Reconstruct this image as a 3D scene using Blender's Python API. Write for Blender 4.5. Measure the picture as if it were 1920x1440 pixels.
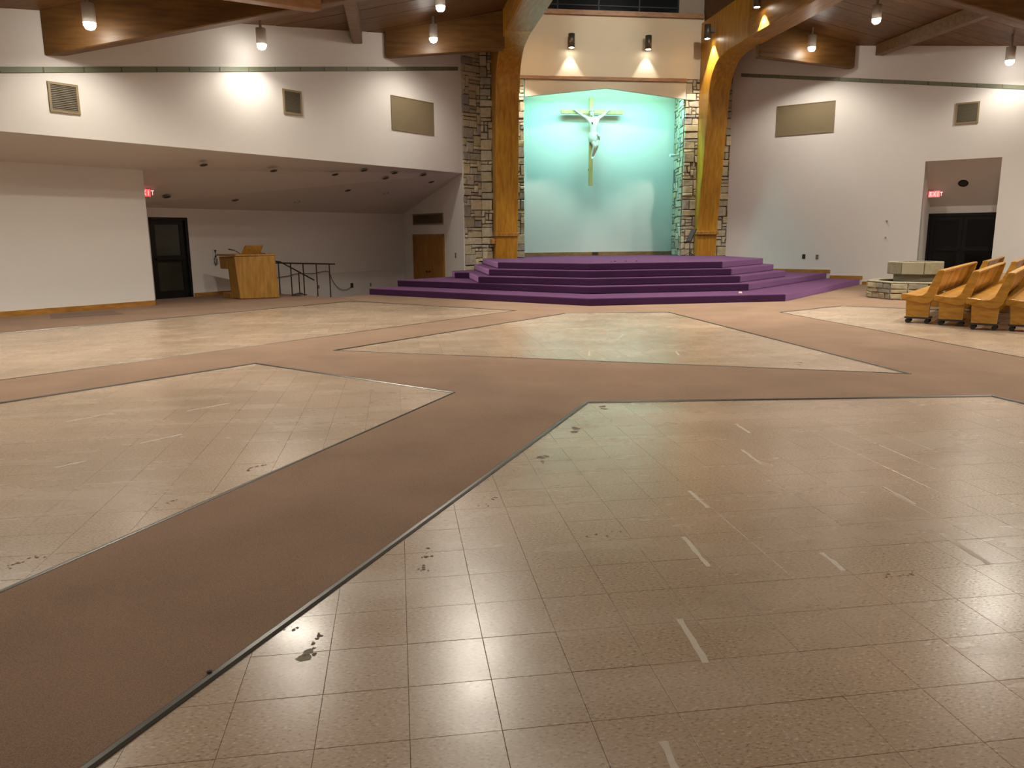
import bpy, bmesh, math, random
from mathutils import Vector, Matrix
random.seed(11)
scene = bpy.context.scene
COL = scene.collection
for o in list(bpy.data.objects): bpy.data.objects.remove(o)

# ------------------------------------------------------------------ camera
# room frame: x across the sanctuary, y towards the crucifix wall, z up; origin on the sanctuary axis at the piers
YAW, PITCH, ROLL = math.radians(8.3), math.radians(10.84), math.radians(-0.5)
cam_data = bpy.data.cameras.new('camera'); cam = bpy.data.objects.new('camera', cam_data); COL.objects.link(cam)
cam_data.sensor_width = 36.0; cam_data.lens = 1449.0 / 1920.0 * 36.0
cam_data.clip_start = 0.05; cam_data.clip_end = 300
def yawed(v):
    c, s = math.cos(YAW), math.sin(YAW)
    return Vector((v[0]*c + v[1]*s, -v[0]*s + v[1]*c, v[2]))
_r = Vector((1, 0, 0)); _u = Vector((0, math.sin(PITCH), math.cos(PITCH))); _w = Vector((0, math.cos(PITCH), -math.sin(PITCH)))
R_ = yawed(math.cos(ROLL)*_r + math.sin(ROLL)*_u); U_ = yawed(-math.sin(ROLL)*_r + math.cos(ROLL)*_u); W_ = yawed(_w)
cam.matrix_world = Matrix(((R_.x, U_.x, -W_.x, -7.0476), (R_.y, U_.y, -W_.y, -25.4492), (R_.z, U_.z, -W_.z, 1.613), (0, 0, 0, 1)))
scene.camera = cam
CAMP = Vector((-7.0476, -25.4492, 1.613))

# ------------------------------------------------------------------ world, exposure
world = bpy.data.worlds.new('night'); scene.world = world; world.use_nodes = True
world.node_tree.nodes['Background'].inputs[0].default_value = (0.01, 0.013, 0.02, 1)
world.node_tree.nodes['Background'].inputs[1].default_value = 0.3
vs = scene.view_settings
vs.view_transform = 'Standard'; vs.look = 'None'; vs.gamma = 1.0; vs.use_curve_mapping = False
vs.exposure = 0.75
LAMP_W = 165.0            # pendant downlights
SCONCE_W = 48.0           # sconces on the sanctuary wall
GIRDER_W = 420.0          # sconces on the glulam girders
TEAL_W = 205.0            # tube behind the alcove header
WARM = (1.0, 0.93, 0.79)
ALTAR_FILL_W = 700.0           # fill spots added in the roof monitor for the sanctuary front

# ------------------------------------------------------------------ materials
MATS = {}
def newmat(name):
    m = bpy.data.materials.new(name); m.use_nodes = True
    MATS[name] = m
    return m, m.node_tree.nodes, m.node_tree.links, m.node_tree.nodes['Principled BSDF']
def lin(c):
    return tuple(((v/255.0)/12.92 if v/255.0 <= 0.04045 else ((v/255.0+0.055)/1.055)**2.4) for v in c) + (1.0,)
def plain(name, col, rough=0.6, metal=0.0, bump=0.0, bscale=80.0, var=0.06, vscale=3.0, spec=0.5):
    m, N, L, P = newmat(name)
    tc = N.new('ShaderNodeNewGeometry')
    nz = N.new('ShaderNodeTexNoise'); nz.inputs['Scale'].default_value = vscale; nz.inputs['Detail'].default_value = 4
    L.new(tc.outputs['Position'], nz.inputs['Vector'])
    mx = N.new('ShaderNodeMix'); mx.data_type = 'RGBA'
    a = tuple(max(0, v*(1-var)) for v in col[:3]) + (1,); b = tuple(min(1, v*(1+var)) for v in col[:3]) + (1,)
    mx.inputs[6].default_value = a; mx.inputs[7].default_value = b
    L.new(nz.outputs['Fac'], mx.inputs[0]); L.new(mx.outputs[2], P.inputs['Base Color'])
    P.inputs['Roughness'].default_value = rough; P.inputs['Metallic'].default_value = metal
    P.inputs['Specular IOR Level'].default_value = spec
    if bump > 0:
        n2 = N.new('ShaderNodeTexNoise'); n2.inputs['Scale'].default_value = bscale; n2.inputs['Detail'].default_value = 3
        L.new(tc.outputs['Position'], n2.inputs['Vector'])
        bp = N.new('ShaderNodeBump'); bp.inputs['Strength'].default_value = bump; bp.inputs['Distance'].default_value = 0.01
        L.new(n2.outputs['Fac'], bp.inputs['Height']); L.new(bp.outputs['Normal'], P.inputs['Normal'])
    return m
def emis(name, col, strength):
    m, N, L, P = newmat(name)
    P.inputs['Base Color'].default_value = (0.8, 0.8, 0.8, 1)
    P.inputs['Emission Color'].default_value = tuple(col[:3]) + (1,)
    P.inputs['Emission Strength'].default_value = strength
    return m
def wood(name, dark, light, scale=(1, 1, 1), rough=0.35, per_obj=0.0):
    m, N, L, P = newmat(name)
    tc = N.new('ShaderNodeTexCoord'); mp = N.new('ShaderNodeMapping'); mp.inputs['Scale'].default_value = scale
    L.new(tc.outputs['Object'], mp.inputs['Vector'])
    nz = N.new('ShaderNodeTexNoise'); nz.inputs['Scale'].default_value = 4.0; nz.inputs['Detail'].default_value = 6; nz.inputs['Distortion'].default_value = 0.4
    L.new(mp.outputs['Vector'], nz.inputs['Vector'])
    cr = N.new('ShaderNodeValToRGB'); cr.color_ramp.elements[0].position = 0.32; cr.color_ramp.elements[1].position = 0.68
    cr.color_ramp.elements[0].color = dark; cr.color_ramp.elements[1].color = light
    L.new(nz.outputs['Fac'], cr.inputs['Fac'])
    out = cr.outputs['Color']
    if per_obj > 0:
        oi = N.new('ShaderNodeObjectInfo'); mr = N.new('ShaderNodeMapRange')
        mr.inputs['To Min'].default_value = 1-per_obj; mr.inputs['To Max'].default_value = 1+per_obj
        L.new(oi.outputs['Random'], mr.inputs['Value'])
        hv = N.new('ShaderNodeHueSaturation'); L.new(out, hv.inputs['Color']); L.new(mr.outputs['Result'], hv.inputs['Value'])
        out = hv.outputs['Color']
    L.new(out, P.inputs['Base Color']); P.inputs['Roughness'].default_value = rough
    return m
def stone(name, cols, rough=0.85):
    m, N, L, P = newmat(name)
    oi = N.new('ShaderNodeObjectInfo'); cr = N.new('ShaderNodeValToRGB'); el = cr.color_ramp.elements
    while len(el) < len(cols): el.new(0.5)
    for i, c in enumerate(cols): el[i].position = i/(len(cols)-1); el[i].color = c
    L.new(oi.outputs['Random'], cr.inputs['Fac'])
    g = N.new('ShaderNodeNewGeometry')
    nz = N.new('ShaderNodeTexNoise'); nz.inputs['Scale'].default_value = 9; nz.inputs['Detail'].default_value = 8
    L.new(g.outputs['Position'], nz.inputs['Vector'])
    mr = N.new('ShaderNodeMapRange'); mr.inputs['To Min'].default_value = 0.6; mr.inputs['To Max'].default_value = 1.4
    L.new(nz.outputs['Fac'], mr.inputs['Value'])
    hv = N.new('ShaderNodeHueSaturation'); L.new(cr.outputs['Color'], hv.inputs['Color']); L.new(mr.outputs['Result'], hv.inputs['Value'])
    L.new(hv.outputs['Color'], P.inputs['Base Color']); P.inputs['Roughness'].default_value = rough
    bp = N.new('ShaderNodeBump'); bp.inputs['Strength'].default_value = 0.6; bp.inputs['Distance'].default_value = 0.03
    L.new(nz.outputs['Fac'], bp.inputs['Height']); L.new(bp.outputs['Normal'], P.inputs['Normal'])
    return m
def tile_mat():
    m, N, L, P = newmat('vinyl_tile')
    g = N.new('ShaderNodeNewGeometry')
    big = N.new('ShaderNodeTexNoise'); big.inputs['Scale'].default_value = 0.7; big.inputs['Detail'].default_value = 5
    L.new(g.outputs['Position'], big.inputs['Vector'])
    mp = N.new('ShaderNodeMapping'); mp.inputs['Scale'].default_value = (60, 110, 60); mp.inputs['Rotation'].default_value = (0, 0, 0.6)
    L.new(g.outputs['Position'], mp.inputs['Vector'])
    sp = N.new('ShaderNodeTexNoise'); sp.inputs['Scale'].default_value = 1.0; sp.inputs['Detail'].default_value = 2
    L.new(mp.outputs['Vector'], sp.inputs['Vector'])
    c1 = N.new('ShaderNodeValToRGB'); e = c1.color_ramp.elements
    e[0].position = 0.30; e[0].color = (0.225, 0.153, 0.104, 1); e[1].position = 0.72; e[1].color = (0.54, 0.45, 0.35, 1)
    k = e.new(0.42); k.color = (0.385, 0.284, 0.206, 1); k = e.new(0.60); k.color = (0.42, 0.312, 0.230, 1)
    L.new(sp.outputs['Fac'], c1.inputs['Fac'])
    c2 = N.new('ShaderNodeValToRGB'); e = c2.color_ramp.elements
    e[0].position = 0.35; e[0].color = (0.86, 0.85, 0.80, 1); e[1].position = 0.7; e[1].color = (1.12, 1.10, 1.08, 1)
    L.new(big.outputs['Fac'], c2.inputs['Fac'])
    mu = N.new('ShaderNodeMix'); mu.data_type = 'RGBA'; mu.blend_type = 'MULTIPLY'; mu.inputs[0].default_value = 1.0
    L.new(c1.outputs['Color'], mu.inputs[6]); L.new(c2.outputs['Color'], mu.inputs[7])
    mr = N.new('ShaderNodeMapRange'); mr.inputs['To Min'].default_value = 0.93; mr.inputs['To Max'].default_value = 1.07
    L.new(g.outputs['Random Per Island'], mr.inputs['Value'])
    hv = N.new('ShaderNodeHueSaturation'); L.new(mu.outputs[2], hv.inputs['Color']); L.new(mr.outputs['Result'], hv.inputs['Value'])
    # old glue haze: pale worn scuffs running along the old pew rows
    mp2 = N.new('ShaderNodeMapping'); mp2.inputs['Rotation'].default_value = (0, 0, 0.8); mp2.inputs['Scale'].default_value = (0.7, 2.4, 1)
    L.new(g.outputs['Position'], mp2.inputs['Vector'])
    wz = N.new('ShaderNodeTexNoise'); wz.inputs['Scale'].default_value = 1.1; wz.inputs['Detail'].default_value = 5; wz.inputs['Roughness'].default_value = 0.55
    L.new(mp2.outputs['Vector'], wz.inputs['Vector'])
    wr = N.new('ShaderNodeMapRange'); wr.inputs['From Min'].default_value = 0.52; wr.inputs['From Max'].default_value = 0.85
    wr.inputs['To Max'].default_value = 0.32
    L.new(wz.outputs['Fac'], wr.inputs['Value'])
    mw = N.new('ShaderNodeMix'); mw.data_type = 'RGBA'; mw.inputs[7].default_value = (0.58, 0.50, 0.43, 1)
    L.new(wr.outputs['Result'], mw.inputs[0]); L.new(hv.outputs['Color'], mw.inputs[6])
    L.new(mw.outputs[2], P.inputs['Base Color'])
    rr = N.new('ShaderNodeMapRange'); rr.inputs['From Min'].default_value = 0.3; rr.inputs['From Max'].default_value = 0.7
    rr.inputs['To Min'].default_value = 0.23; rr.inputs['To Max'].default_value = 0.30
    L.new(wz.outputs['Fac'], rr.inputs['Value']); L.new(rr.outputs['Result'], P.inputs['Roughness'])
    P.inputs['Specular IOR Level'].default_value = 0.55
    bp = N.new('ShaderNodeBump'); bp.inputs['Strength'].default_value = 0.05; bp.inputs['Distance'].default_value = 0.02
    n3 = N.new('ShaderNodeTexNoise'); n3.inputs['Scale'].default_value = 5.0; n3.inputs['Detail'].default_value = 2
    L.new(g.outputs['Position'], n3.inputs['Vector']); L.new(n3.outputs['Fac'], bp.inputs['Height']); L.new(bp.outputs['Normal'], P.inputs['Normal'])
    return m
def carpet_mat(name, a, b, sheen=0.0):
    m, N, L, P = newmat(name)
    g = N.new('ShaderNodeNewGeometry')
    n1 = N.new('ShaderNodeTexNoise'); n1.inputs['Scale'].default_value = 170; n1.inputs['Detail'].default_value = 3
    n2 = N.new('ShaderNodeTexNoise'); n2.inputs['Scale'].default_value = 1.3; n2.inputs['Detail'].default_value = 4
    L.new(g.outputs['Position'], n1.inputs['Vector']); L.new(g.outputs['Position'], n2.inputs['Vector'])
    ad = N.new('ShaderNodeMath'); ad.operation = 'MULTIPLY_ADD'; ad.inputs[1].default_value = 0.7
    L.new(n1.outputs['Fac'], ad.inputs[0])
    m2 = N.new('ShaderNodeMath'); m2.operation = 'MULTIPLY'; m2.inputs[1].default_value = 0.3
    L.new(n2.outputs['Fac'], m2.inputs[0]); L.new(m2.outputs[0], ad.inputs[2])
    cr = N.new('ShaderNodeValToRGB'); cr.color_ramp.elements[0].position = 0.3; cr.color_ramp.elements[1].position = 0.7
    cr.color_ramp.elements[0].color = a; cr.color_ramp.elements[1].color = b
    L.new(ad.outputs[0], cr.inputs['Fac']); L.new(cr.outputs['Color'], P.inputs['Base Color'])
    P.inputs['Roughness'].default_value = 0.95; P.inputs['Specular IOR Level'].default_value = 0.15
    P.inputs['Sheen Weight'].default_value = sheen; P.inputs['Sheen Roughness'].default_value = 0.45
    P.inputs['Sheen Tint'].default_value = ((0.66, 0.33, 0.70, 1) if name == 'purple_carpet' else (0.8, 0.6, 0.45, 1))
    bp = N.new('ShaderNodeBump'); bp.inputs['Strength'].default_value = 0.35; bp.inputs['Distance'].default_value = 0.006
    L.new(n1.outputs['Fac'], bp.inputs['Height']); L.new(bp.outputs['Normal'], P.inputs['Normal'])
    return m

plain('wall_paint', (0.72, 0.685, 0.655), 0.85, var=0.03, vscale=1.2, bump=0.05, bscale=120)
plain('cream_paint', (0.62, 0.55, 0.42), 0.85, var=0.03, vscale=1.2)
plain('alcove_paint', (0.66, 0.66, 0.63), 0.85, var=0.02, vscale=1.0)
plain('sub_floor', (0.13, 0.095, 0.07), 0.9)
tile_mat()
carpet_mat('aisle_carpet', (0.152, 0.098, 0.067, 1), (0.325, 0.212, 0.149, 1), 0.05)
carpet_mat('purple_carpet', (0.013, 0.002, 0.015, 1), (0.046, 0.012, 0.050, 1), 0.85)
carpet_mat('dark_mat', (0.13, 0.085, 0.066, 1), (0.22, 0.15, 0.115, 1))
plain('edge_metal', (0.115, 0.11, 0.10), 0.32, metal=0.6, var=0.25, vscale=6)
wood('arch_wood', lin((164, 110, 22)), lin((198, 144, 44)), (3.0, 3.0, 0.35), 0.38)
wood('girder_wood', lin((142, 93, 26)), lin((178, 124, 44)), (3.0, 0.35, 3.0), 0.4)
wood('rafter_wood', lin((90, 60, 26)), lin((120, 84, 40)), (0.4, 3.0, 3.0), 0.45)
wood('deck_wood', lin((80, 52, 22)), lin((110, 74, 34)), (0.5, 7.0, 3.0), 0.5)
wood('deck_wood_b', lin((86, 56, 24)), lin((118, 80, 38)), (0.5, 7.0, 3.0), 0.5, 0.12)
wood('oak', lin((136, 94, 34)), lin((176, 126, 56)), (4, 4, 0.5), 0.35)
wood('oak_door', lin((140, 92, 30)), lin((170, 118, 44)), (5, 5, 0.5), 0.35)
wood('pew_wood', lin((160, 108, 30)), lin((196, 146, 60)), (1.0, 1.0, 3.0), 0.28, 0.06)
wood('pew_board', lin((150, 98, 24)), lin((188, 136, 54)), (3.0, 3.0, 0.6), 0.3, 0.45)
wood('base_wood', lin((146, 98, 34)), lin((178, 126, 54)), (1, 1, 3), 0.45)
wood('trim_wood', lin((132, 92, 56)), lin((160, 116, 74)), (1, 1, 3), 0.45)
wood('lectern_wood', lin((150, 108, 44)), lin((180, 134, 62)), (4, 4, 0.6), 0.42)
wood('cross_wood', lin((184, 150, 92)), lin((210, 178, 118)), (3, 3, 0.6), 0.5)
stone('field_stone', [lin((158, 146, 118)), lin((198, 184, 150)), lin((172, 166, 150)), lin((210, 196, 166)), lin((142, 138, 132)), lin((190, 174, 140)), lin((178, 168, 146))])
stone('font_stone', [lin((150, 140, 112)), lin((178, 166, 134)), lin((132, 128, 116)), lin((168, 152, 120)), lin((146, 132, 112))])
plain('mortar', (0.12, 0.10, 0.078), 0.95, bump=0.3, bscale=40)
plain('font_block', (0.36, 0.32, 0.22), 0.8, bump=0.3, bscale=30)
plain('stripe_tile', (0.150, 0.165, 0.105), 0.45, var=0.15, vscale=5)
plain('vent_frame', (0.255, 0.19, 0.105), 0.5)
plain('vent_grille', (0.135, 0.112, 0.075), 0.6, var=0.1, vscale=30)
plain('vent_back', (0.02, 0.017, 0.012), 0.8)
plain('cloth_grille', (0.205, 0.158, 0.090), 0.8, bump=0.2, bscale=200)
plain('black_metal', (0.006, 0.006, 0.006), 0.45, spec=0.3)
plain('rail_metal', (0.030, 0.024, 0.018), 0.4, metal=0.3)
plain('sconce_metal', (0.09, 0.078, 0.062), 0.4, metal=0.5)
plain('white_metal', (0.62, 0.60, 0.56), 0.5)
plain('white_plastic', (0.72, 0.70, 0.66), 0.45)
plain('grey_plastic', (0.32, 0.30, 0.26), 0.5)
plain('dark_plastic', (0.03, 0.027, 0.025), 0.5)
plain('maroon', (0.050, 0.016, 0.014), 0.45)
plain('statue', (0.58, 0.52, 0.43), 0.6, var=0.12, vscale=9)
plain('statue_hair', (0.40, 0.34, 0.24), 0.7)
plain('statue_wound', (0.20, 0.035, 0.03), 0.6)
plain('statue_cloth', (0.55, 0.50, 0.40), 0.65, var=0.1, vscale=20)
plain('residue', (0.12, 0.075, 0.05), 0.75, var=0.4, vscale=30)
plain('residue_green', (0.16, 0.14, 0.09), 0.6, var=0.3, vscale=25)
plain('scuff_pale', (0.50, 0.42, 0.34), 0.5, var=0.15, vscale=20)
plain('caster_rubber', (0.02, 0.02, 0.02), 0.6)
plain('brown_ceiling_paint', (0.66, 0.615, 0.57), 0.9, var=0.03)
plain('red_plastic', (0.5, 0.02, 0.02), 0.4)
plain('blind', (0.30, 0.25, 0.20), 0.8)
emis('lamp_glow', (1.0, 0.93, 0.82), 45.0)
emis('sconce_glow', (1.0, 0.90, 0.72), 22.0)
emis('exit_red', (1.0, 0.015, 0.03), 0.75)
emis('exit_letter', (1.0, 0.30, 0.32), 1.1)
emis('tube_glow', (0.30, 1.0, 0.86), 2.0)
m, N, L, P = newmat('dark_glass')
P.inputs['Base Color'].default_value = (0.012, 0.014, 0.018, 1); P.inputs['Roughness'].default_value = 0.06
m, N, L, P = newmat('frosted_glass')
P.inputs['Base Color'].default_value = (0.035, 0.036, 0.026, 1); P.inputs['Roughness'].default_value = 0.22
m, N, L, P = newmat('black_glass')
P.inputs['Base Color'].default_value = (0.002, 0.002, 0.003, 1); P.inputs['Roughness'].default_value = 0.15; P.inputs['Specular IOR Level'].default_value = 0.25
m, N, L, P = newmat('water')
P.inputs['Base Color'].default_value = (0.05, 0.055, 0.045, 1); P.inputs['Roughness'].default_value = 0.05

# ------------------------------------------------------------------ geometry helpers
class MB:
    """collects polygons in room coordinates; build() links them as ONE mesh object"""
    def __init__(s): s.v = []; s.f = []
    def poly(s, pts):
        i = len(s.v); s.v += [tuple(p) for p in pts]; s.f.append(list(range(i, i+len(pts))))
    def mesh(s, v, f):
        i = len(s.v); s.v += [tuple(p) for p in v]; s.f += [[a+i for a in q] for q in f]
    def prism(s, bottom, top):
        n = len(bottom); v = list(bottom)+list(top)
        f = [list(range(n))[::-1], list(range(n, 2*n))]
        for k in range(n): f.append([k, (k+1) % n, n+(k+1) % n, n+k])
        s.mesh(v, f)
    def flat(s, pts, z0, z1):
        s.prism([(p[0], p[1], z0) for p in pts], [(p[0], p[1], z1) for p in pts])
    def box(s, c, u, v, w, hu, hv, hw):
        c = Vector(c); u = Vector(u).normalized(); v = Vector(v).normalized(); w = Vector(w).normalized()
        b = [c+u*hu*a+v*hv*d-w*hw for a, d in ((-1, -1), (1, -1), (1, 1), (-1, 1))]
        t = [p+w*2*hw for p in b]
        s.prism(b, t)
    def abox(s, x0, x1, y0, y1, z0, z1): s.flat([(x0, y0), (x1, y0), (x1, y1), (x0, y1)], z0, z1)
    def tube(s, pts, r, n=8, cap=True):
        pts = [Vector(p) for p in pts]; rings = []
        for i, p in enumerate(pts):
            d = (pts[min(i+1, len(pts)-1)]-pts[max(i-1, 0)]).normalized()
            a = d.cross(Vector((0, 0, 1)))
            if a.length < 1e-3: a = Vector((1, 0, 0))
            a.normalize(); b = d.cross(a).normalized()
            rad = r[i] if isinstance(r, (list, tuple)) else r
            rings.append([p+a*rad*math.cos(2*math.pi*k/n)+b*rad*math.sin(2*math.pi*k/n) for k in range(n)])
        v = [q for rg in rings for q in rg]; f = []
        for i in range(len(rings)-1):
            for k in range(n): f.append([i*n+k, i*n+(k+1) % n, (i+1)*n+(k+1) % n, (i+1)*n+k])
        if cap: f.append(list(range(n))[::-1]); f.append([(len(rings)-1)*n+k for k in range(n)])
        s.mesh(v, f)
    def lathe(s, c, prof, n=20):
        c = Vector(c); v = []; f = []
        for r, z in prof:
            for k in range(n): v.append(c+Vector((r*math.cos(2*math.pi*k/n), r*math.sin(2*math.pi*k/n), z)))
        for i in range(len(prof)-1):
            for k in range(n): f.append([i*n+k, i*n+(k+1) % n, (i+1)*n+(k+1) % n, (i+1)*n+k])
        f.append(list(range(n))[::-1]); f.append([(len(prof)-1)*n+k for k in range(n)])
        s.mesh(v, f)
    def build(s, name, mat, parent=None, smooth=False, fix=True):
        xs = [p[0] for p in s.v]; ys = [p[1] for p in s.v]; zs = [p[2] for p in s.v]
        org = Vector(((min(xs)+max(xs))/2, (min(ys)+max(ys))/2, min(zs)))
        me = bpy.data.meshes.new(name)
        me.from_pydata([tuple(Vector(p)-org) for p in s.v], [], s.f)
        if fix:
            bm = bmesh.new(); bm.from_mesh(me); bmesh.ops.recalc_face_normals(bm, faces=bm.faces); bm.to_mesh(me); bm.free()
        me.materials.append(MATS[mat])
        if smooth:
            for p in me.polygons: p.use_smooth = True
        o = bpy.data.objects.new(name, me); COL.objects.link(o)
        base = Vector((0, 0, 0)); q = parent
        while q is not None: base += q.location; q = q.parent
        o.location = org-base
        if parent is not None: o.parent = parent
        return o
def thing(name, loc, label, cat, group=None):
    o = bpy.data.objects.new(name, None); COL.objects.link(o); o.location = loc; o.empty_display_size = 0.2
    return tag(o, label, cat, group)
def tag(o, label, cat, group=None):
    o['label'] = label; o['category'] = cat
    if group: o['group'] = group
    return o
def struct(o, label=None):
    o['kind'] = 'structure'
    if label: o['label'] = label
    return o
def bevel(o, w=0.01, seg=2):
    md = o.modifiers.new('bevel', 'BEVEL'); md.width = w; md.segments = seg; md.limit_method = 'ANGLE'
    return o
def slab(name, a, b, z, t, mat, n):  # vertical wall from a to b (2D), profile z=(z0a,z1a,z0b,z1b), thickness t along n
    m = MB(); n = Vector((n[0], n[1], 0)).normalized()*t
    p = [Vector((a[0], a[1], z[0])), Vector((b[0], b[1], z[2])), Vector((b[0], b[1], z[3])), Vector((a[0], a[1], z[1]))]
    m.prism(p, [q+n for q in p]); return m
def spot(name, loc, energy, size_deg, blend, col, parent, target=None, radius=0.06):
    d = bpy.data.lights.new(name, 'SPOT'); d.energy = energy; d.spot_size = math.radians(size_deg); d.spot_blend = blend
    d.color = col; d.shadow_soft_size = radius
    o = bpy.data.objects.new(name, d); COL.objects.link(o); o.parent = parent
    o.location = Vector(loc)-parent.location
    if target is not None:
        dv = (Vector(target)-Vector(loc)).normalized(); o.rotation_euler = dv.to_track_quat('-Z', 'Y').to_euler()
    return o
S2 = math.sqrt(0.5)
ZC = lambda x: 8.65-0.205*abs(x)       # underside of the timber deck
LWK, RWK = 4.9, 4.8                     # left wall y = x+LWK, right wall y = -x+RWK
TOCAM_L = (S2, -S2, 0)                  # left-wall normal into the room
TOCAM_R = (-S2, -S2, 0)
def LW(x, z, off=0.0): return Vector((x+S2*off, x+LWK-S2*off, z))
def RW(x, z, off=0.0): return Vector((x-S2*off, -x+RWK-S2*off, z))

# ================================================================== FLOOR
XL, XR = -20.5, 20.4
room = [(-4.9, 0.0), (XL, XL+LWK), (-0.05, -36.1), (XR, -XR+RWK), (4.8, 0.0)]
fm = MB()
# slab in pieces around the sunken stairwell behind the left side bulkhead
fm.flat([(-4.9, 0), (-8.75, -3.85), (XL, XL+LWK), (-0.05, -36.1), (XR, -XR+RWK), (4.8, 0)], -0.30, -0.004)
fm.flat([(-8.75, -3.85), (-11.30, -1.00), (-14.6, -4.3), (-22.0, -11.7), (XL, XL+LWK)], -0.30, -0.004)
fm.flat([(8.4, -3.6), (9.4, -2.6), (11.0, -4.2), (10.0, -5.2)], -0.30, -0.004)
floor = struct(fm.build('floor', 'sub_floor'), 'pinkish brown carpet aisles around sunk fields of beige vinyl tile')

areas = [
    [(-8.55, -24.02), (-5.25, -18.22), (-1.22, -18.67), (-0.66, -24.02)],
    [(-10.19, -24.0), (-6.50, -17.50), (-8.93, -15.08), (-18.0, -24.0)],
    [(-13.9, -17.95), (-4.50, -8.71), (-8.22, -5.16), (-18.0, -14.6)],
    [(-8.00, -14.10), (-3.58, -9.53), (-1.41, -9.78), (-1.21, -17.41)],
    [(0.80, -10.35), (2.81, -9.31), (10.5, -16.5), (1.0, -19.0)],
]
def ccw(P):
    a = sum(P[i][0]*P[(i+1) % len(P)][1]-P[(i+1) % len(P)][0]*P[i][1] for i in range(len(P)))
    return P if a > 0 else P[::-1]
areas = [ccw(a) for a in areas]
def clip(sub, poly):
    out = sub
    for i in range(len(poly)):
        a, b = poly[i], poly[(i+1) % len(poly)]
        src = out; out = []
        side = lambda p: (b[0]-a[0])*(p[1]-a[1])-(b[1]-a[1])*(p[0]-a[0])
        for j in range(len(src)):
            p, q = src[j], src[(j+1) % len(src)]
            sp, sq = side(p), side(q)
            if sp >= 0: out.append(p)
            if (sp >= 0) != (sq >= 0):
                t = sp/(sp-sq); out.append((p[0]+(q[0]-p[0])*t, p[1]+(q[1]-p[1])*t))
        if len(out) < 3: return []
    return out
def parea(P): return abs(sum(P[i][0]*P[(i+1) % len(P)][1]-P[(i+1) % len(P)][0]*P[i][1] for i in range(len(P))))/2
def project(p):
    d = Vector(p)-CAMP; z = d.dot(W_)
    if z < 0.2: return None
    return 960+1449*d.dot(R_)/z, 720-1449*d.dot(U_)/z, z
# carpet = the room polygon minus the tile fields (bmesh triangle fill with holes)
TS, GX, GY, G = 0.3048, -7.061, -22.857, 0.0006
tiles = []
for ai, A in enumerate(areas):
    xs = [p[0] for p in A]; ys = [p[1] for p in A]
    for i in range(int((min(xs)-GX)/TS)-2, int((max(xs)-GX)/TS)+2):
        for j in range(int((min(ys)-GY)/TS)-2, int((max(ys)-GY)/TS)+2):
            x, y = GX+i*TS, GY+j*TS
            c = clip([(x+G, y+G), (x+TS-G, y+G), (x+TS-G, y+TS-G), (x+G, y+TS-G)], A)
            if len(c) < 3 or parea(c) < 0.0008: continue
            cx = sum(p[0] for p in c)/len(c); cy = sum(p[1] for p in c)/len(c)
            pp = project((cx, cy, 0))
            vis = pp is not None and -60 < pp[0] < 1980 and 420 < pp[1] < 1500
            tiles.append(((pp[2] if vis else 1e3+ (pp[2] if pp else 50)), c, vis))
tiles.sort(key=lambda t: t[0])
def tile_geo(m, c, dz):
    n = len(c); cx = sum(p[0] for p in c)/n; cy = sum(p[1] for p in c)/n
    k = 0.0012/0.16
    b = [(p[0], p[1], -0.004) for p in c]; e = [(p[0], p[1], -0.0010+dz) for p in c]
    t = [(p[0]+(cx-p[0])*k, p[1]+(cy-p[1])*k, dz) for p in c]
    f = []
    for q in range(n):
        r = (q+1) % n
        f.append([q, r, n+r, n+q]); f.append([n+q, n+r, 2*n+r, 2*n+q])
    f.append([2*n+q for q in range(n)])
    m.mesh(b+e+t, f)
rnd = random.Random(5)
for t in tiles[:300]:
    m = MB(); tile_geo(m, t[1], rnd.uniform(-0.0003, 0.0003)); m.build('tile', 'vinyl_tile', floor, fix=False)
m = MB()
for t in tiles[300:]:
    if t[0] < 1e3+6: tile_geo(m, t[1], rnd.uniform(-0.0003, 0.0003))
tf = m.build('tile_field', 'vinyl_tile', floor, fix=False); tf['kind'] = 'stuff'
# carpet sheet with holes
bm = bmesh.new(); edges = []
def loop(P, z):
    vs_ = [bm.verts.new((p[0], p[1], z)) for p in P]
    for i in range(len(vs_)): edges.append(bm.edges.new((vs_[i], vs_[(i+1) % len(vs_)])))
CZ = 0.007
loop([(-4.9, 0), (-8.75, -3.85), (-11.30, -1.00), (-14.6, -4.3), (-22.0, -11.7), (XL, XL+LWK), (-0.05, -36.1), (XR, -XR+RWK), (10.0, -5.2), (11.0, -4.2), (9.4, -2.6), (8.4, -3.6), (4.8, 0)], CZ)
for A in areas: loop(A, CZ)
bmesh.ops.triangle_fill(bm, use_beauty=True, use_dissolve=False, edges=edges)
cent = lambda f: f.calc_center_median()
def inside(P, p):
    return all((P[(i+1) % len(P)][0]-P[i][0])*(p[1]-P[i][1])-(P[(i+1) % len(P)][1]-P[i][1])*(p[0]-P[i][0]) > 0 for i in range(len(P)))
kill = [f for f in bm.faces if any(inside(A, cent(f)) for A in areas)]
bmesh.ops.delete(bm, geom=kill, context='FACES_ONLY')
for f in bm.faces:
    if f.normal.z < 0: f.normal_flip()
me = bpy.data.meshes.new('carpet'); bm.to_mesh(me); bm.free(); me.materials.append(MATS['aisle_carpet'])
carpet = bpy.data.objects.new('carpet', me); COL.objects.link(carpet); carpet.parent = floor; carpet.location = -floor.location
carpet['label'] = 'pinkish brown carpet of the aisles'
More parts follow.
